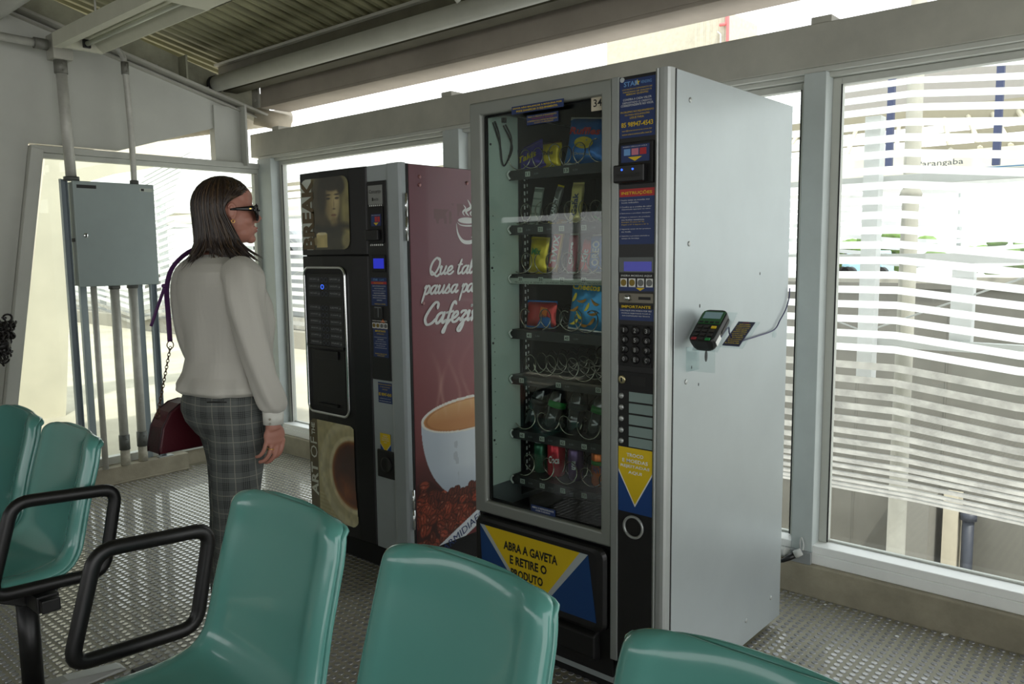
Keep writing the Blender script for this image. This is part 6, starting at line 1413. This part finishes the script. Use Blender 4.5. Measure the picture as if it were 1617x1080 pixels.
    def mth(op, a, bb=None, c=None):
        q = N.new('ShaderNodeMath'); q.operation = op
        for i, v in enumerate((a, bb, c)):
            if v is None: continue
            if isinstance(v, (int, float)): q.inputs[i].default_value = v
            else: L.new(v, q.inputs[i])
        return q.outputs[0]
    def stripes(v):
        fine = mth('GREATER_THAN', mth('FRACT', mth('MULTIPLY', v, 190.)), .5)       # hairlines
        ph = mth('FRACT', mth('MULTIPLY', v, 17.5)); band = mth('LESS_THAN', ph, .42)
        wide = mth('LESS_THAN', mth('ABSOLUTE', mth('SUBTRACT', ph, .70)), .022)
        return mth('MULTIPLY', fine, band), wide, band
    fu, wu, bu = stripes(dot((.66, .75, 0))); fv, wv, bv = stripes(dot((0, 0, 1)))
    dark = mth('MINIMUM', mth('ADD', mth('MULTIPLY', fu, .5), mth('MULTIPLY', fv, .5)), 1.0); lite = mth('MAXIMUM', wu, wv)
    c1 = N.new('ShaderNodeMix'); c1.data_type = 'RGBA'; c1.inputs[6].default_value = rgb(90, 94, 92); c1.inputs[7].default_value = rgb(18, 19, 22); L.new(dark, c1.inputs[0])
    c2 = N.new('ShaderNodeMix'); c2.data_type = 'RGBA'; c2.inputs[7].default_value = rgb(168, 164, 150); L.new(c1.outputs[2], c2.inputs[6]); L.new(mth('MULTIPLY', lite, .38), c2.inputs[0]); L.new(c2.outputs[2], b.inputs['Base Color'])
    m = MB()
    m.loft([ering(0, cy, z, rx, ry, 48, 2.1) for z, cy, rx, ry in ((.955, -.012, .148, .108), (.925, -.014, .160, .118), (.89, -.017, .169, .126), (.86, -.019, .172, .127), (.82, -.014, .168, .118), (.78, -.004, .150, .100), (.755, .0, .12, .08))])
    for L_, rad in zip(legs, ((.100, .084, .066, .064, .066),)*2): limb(m, [p+(r,) for p, r in zip(L_, rad)], 28)
    xf(m, T0); tr = m.build('trousers', pm, root); remesh(tr, .005, 4)
    m = MB(); d_ = [(.088, -.125, .905), (.135, -.088, .905)]; m.tube([V3(d_[0])+V3((.0, -.006, 0)), V3(d_[1])+V3((.004, -.006, 0))], .0022, 6); xf(m, T0); m.build('back_pocket', BLKP, root)
    for L_ in legs:
        f = L_[-1]; m = MB(); limb(m, [(f[0], f[1]-.045, .032, .030), (f[0], f[1]+.04, .034, .041), (f[0], f[1]+.12, .028, .042), (f[0], f[1]+.185, .02, .022)], 18)
        m.box(f[0]-.03, f[0]+.03, f[1]-.065, f[1]-.01, .0, .03); xf(m, T0); sh = m.build('shoe', BLACK, root)
        for v in sh.data.vertices:
            if v.co.z+0 < .002: v.co.z = .002
    # ---------------- handbag
    bc = PO+V3((-.215, -.055, .705)); g = empty('handbag', bc, 'burgundy half-moon handbag hanging on a chain behind the woman', 'handbag')
    P = [(-.112, .0), (-.112, .02), (-.098, .085), (-.07, .135), (-.035, .158), (0, .164), (.035, .158), (.07, .135), (.098, .085), (.112, .02), (.112, 0)]
    m = MB(); R = []
    for x_, s_ in ((-.045, .93), (-.040, 1.0), (.040, 1.0), (.045, .93)): R.append([bc+V3((x_, a*s_, .08+(b_-.08)*s_)) for a, b_ in P])
    m.loft(R, sm=False); m.build('body', mat('burgundy_leather', (74, 20, 30), .35, bump=.3, bscale=120), g, bev=.006, seg=3)
    m = MB()
    for x_ in (-.041, .041): m.tube([bc+V3((x_, a, b_)) for a, b_ in P], .0022, 6)
    m.build('piping', mat('piping_dark', (44, 14, 22), .4), g)
    a0 = bc+V3((-.0, -.092, .122)); ring = PO+V3((-.205, -.095, 1.052)); ag = mat('antique_gold', (110, 90, 74), .35, 1)
    m = MB(); nl = 22; d = (ring-a0)
    for i in range(nl):
        c = a0+d*((i+.5)/nl); ax = d.normalized(); side = ax.orthogonal().normalized() if i % 2 else ax.cross(ax.orthogonal()).normalized(); l = d.length/nl*.68
        m.tube([c+ax*(l*math.cos(t))+side*(.0045*math.sin(t)) for t in np.arange(0, 6.28, .7)], .0014, 5, closed=True)
    m.build('chain', ag, g)
    m = MB(); m.tube([ring+V3((.0, .011*math.cos(t), .013*math.sin(t)+.006)) for t in np.arange(0, 6.28, .4)], .0018, 8, closed=True); m.tube([a0+V3((0, .008*math.cos(t), .009*math.sin(t))) for t in np.arange(0, 6.28, .4)], .0022, 8, closed=True); m.build('ring', ag, g)
    SM_ = mat('strap_purple', (74, 34, 86), .5)
    m = MB(); m.tube(catmull([ring+V3((0, 0, .018)), PO+V3((-.200, -.098, 1.16)), PO+V3((-.168, -.112, 1.255)), PO+V3((-.130, -.100, 1.325)), PO+V3((-.118, -.030, 1.372)), PO+V3((-.130, .045, 1.33)), PO+V3((-.15, .115, 1.22)), PO+V3((-.19, .13, 1.05)), bc+V3((0, .10, .25)), bc+V3((0, .092, .125))], 5), .0075, 8, flat=(.25, 1.2), up=(0, .3, 0) if False else None); m.build('strap', SM_, g)
    m = MB(); m.tube(catmull([PO+V3((-.172, -.118, 1.252)), PO+V3((-.19, -.135, 1.19)), PO+V3((-.205, -.155, 1.125))], 4), .005, 8, flat=(.3, 1.1)); m.ell(PO+V3((-.172, -.12, 1.255)), (.01, .008, .007), 10, 8); m.build('strap_end', SM_, g)
woman()
def seated():
    q = V3((-2.60, -1.11, 0))
    root = empty('person', q, 'person in dark top with curly black hair, cut off at the left picture edge', 'person')
    m = MB(); t = Matrix.Translation(q)
    m.loft([ering(0, cy, z, rx, ry) for z, cy, rx, ry in ((.475, -.09, .15, .10), (.6, -.075, .125, .085), (.75, -.04, .14, .09), (.88, .02, .15, .085), (.95, .055, .11, .06), (.98, .07, .05, .05))])
    limb(m, [(0, .06, .95, .05), (0, .09, 1.06, .046)])
    i0 = len(m.v); m.ell((0, .09, 1.15), (.068, .085, .09), 24, 16); m.ell((0, .05, 1.11), (.052, .05, .062)); m.tube([(0, .008, 1.14), (0, -.008, 1.11)], [.008, .01], 8)
    for s in (-1, 1):
        m.ell((s*.07, .075, 1.13), (.007, .014, .024), 12, 8)
        limb(m, [(s*.14, .045, .92, .045), (s*.185, .0, .80, .04), (s*.20, -.06, .66, .034), (s*.13, -.20, .60, .026)]); i1 = len(m.v); hand(m, (0, 0, 0), s); xf(m, Matrix.Translation((s*.12, -.20, .595)) @ Matrix.Rotation(-1.3, 4, 'X'), i1)
        limb(m, [(s*.08, -.09, .525, .075), (s*.09, -.25, .52, .07), (s*.09, -.42, .49, .055), (s*.09, -.43, .25, .048), (s*.09, -.42, .08, .035)]); limb(m, [(s*.09, -.40, .035, .03), (s*.09, -.50, .03, .035), (s*.09, -.58, .02, .022)])
    xf(m, t); o = m.build('body', mat('dark_skin_tone', (104, 68, 52), .5), root); remesh(o, .005, 3)
    m = MB(); m.loft([ering(0, cy, z, rx, ry, 36, 2, lambda a, z: .02*math.sin(6*a+z*20)) for z, cy, rx, ry in ((.48, -.09, .16, .105), (.6, -.075, .14, .095), (.75, -.04, .155, .10), (.88, .02, .168, .10), (.95, .055, .13, .075), (.975, .07, .065, .062))])
    for s in (-1, 1): limb(m, [(s*.12, .048, .93, .064), (s*.186, .0, .80, .058), (s*.202, -.05, .68, .046)], 20, .03)
    xf(m, t); o = m.build('dark_top', mat('black_knit', (26, 24, 26), .8), root); remesh(o, .005, 3)
    m = MB(); 
    for s in (-1, 1): limb(m, [(s*.08, -.09, .53, .085), (s*.09, -.25, .52, .085), (s*.09, -.425, .49, .068), (s*.09, -.435, .25, .06), (s*.09, -.42, .10, .06)], 20)
    xf(m, t); o = m.build('trousers', mat('navy_denim', (34, 40, 58), .8), root); remesh(o, .006, 3)
    rs = random.Random(2); m = MB()
    m.ell((0, .112, 1.172), (.072, .078, .082), 24, 16)
    m.tube(catmull([(.03, .15, 1.14), (.075, .18, 1.115), (.105, .20, 1.08), (.115, .205, 1.03), (.115, .20, .99)], 4), [.03]*4+[.020]*4+[.028]*4+[.030]*4+[.012], 12)
    for k in range(330):
        if k < 230: a, b = rs.uniform(0, 6.28), rs.uniform(-.5, 1.5); d = V3((math.cos(a)*math.cos(b), .55+math.sin(a)*math.cos(b), math.sin(b)+.10)).normalized(); c = V3((0, .10, 1.16))+V3((d.x*.072, d.y*.086, d.z*.092))
        else: c = V3((.115, .205, 1.04))+V3((rs.gauss(0, .018), rs.gauss(0, .018), rs.gauss(0, .034)))
        r_ = rs.uniform(.008, .016); ax = V3((rs.gauss(0, 1), rs.gauss(0, 1), rs.gauss(0, 1))).normalized(); u_ = ax.orthogonal().normalized(); v_ = ax.cross(u_)
        m.tube([c+u_*(r_*math.cos(t_))+v_*(r_*math.sin(t_))+ax*(.003*t_-.01) for t_ in np.arange(0, 8, .6)], .0042, 5)
    xf(m, t); h = m.build('hair', mat('black_curls', (20, 15, 14), .45), root)
    m = MB(); m.tube([V3((.10, .18, 1.10))+V3((.022*math.cos(a), .022*math.sin(a), 0)) for a in np.arange(0, 6.28, .4)], .006, 8, closed=True); xf(m, t); m.build('hair_tie', mat('green_elastic', (20, 110, 80), .7), h)
    m = MB()
    for s in (-1, 1): limb(m, [(s*.09, -.385, .034, .034), (s*.09, -.50, .034, .041), (s*.09, -.60, .024, .026)], 16); 
    xf(m, t); m.build('shoe', BLACK, root)
seated()
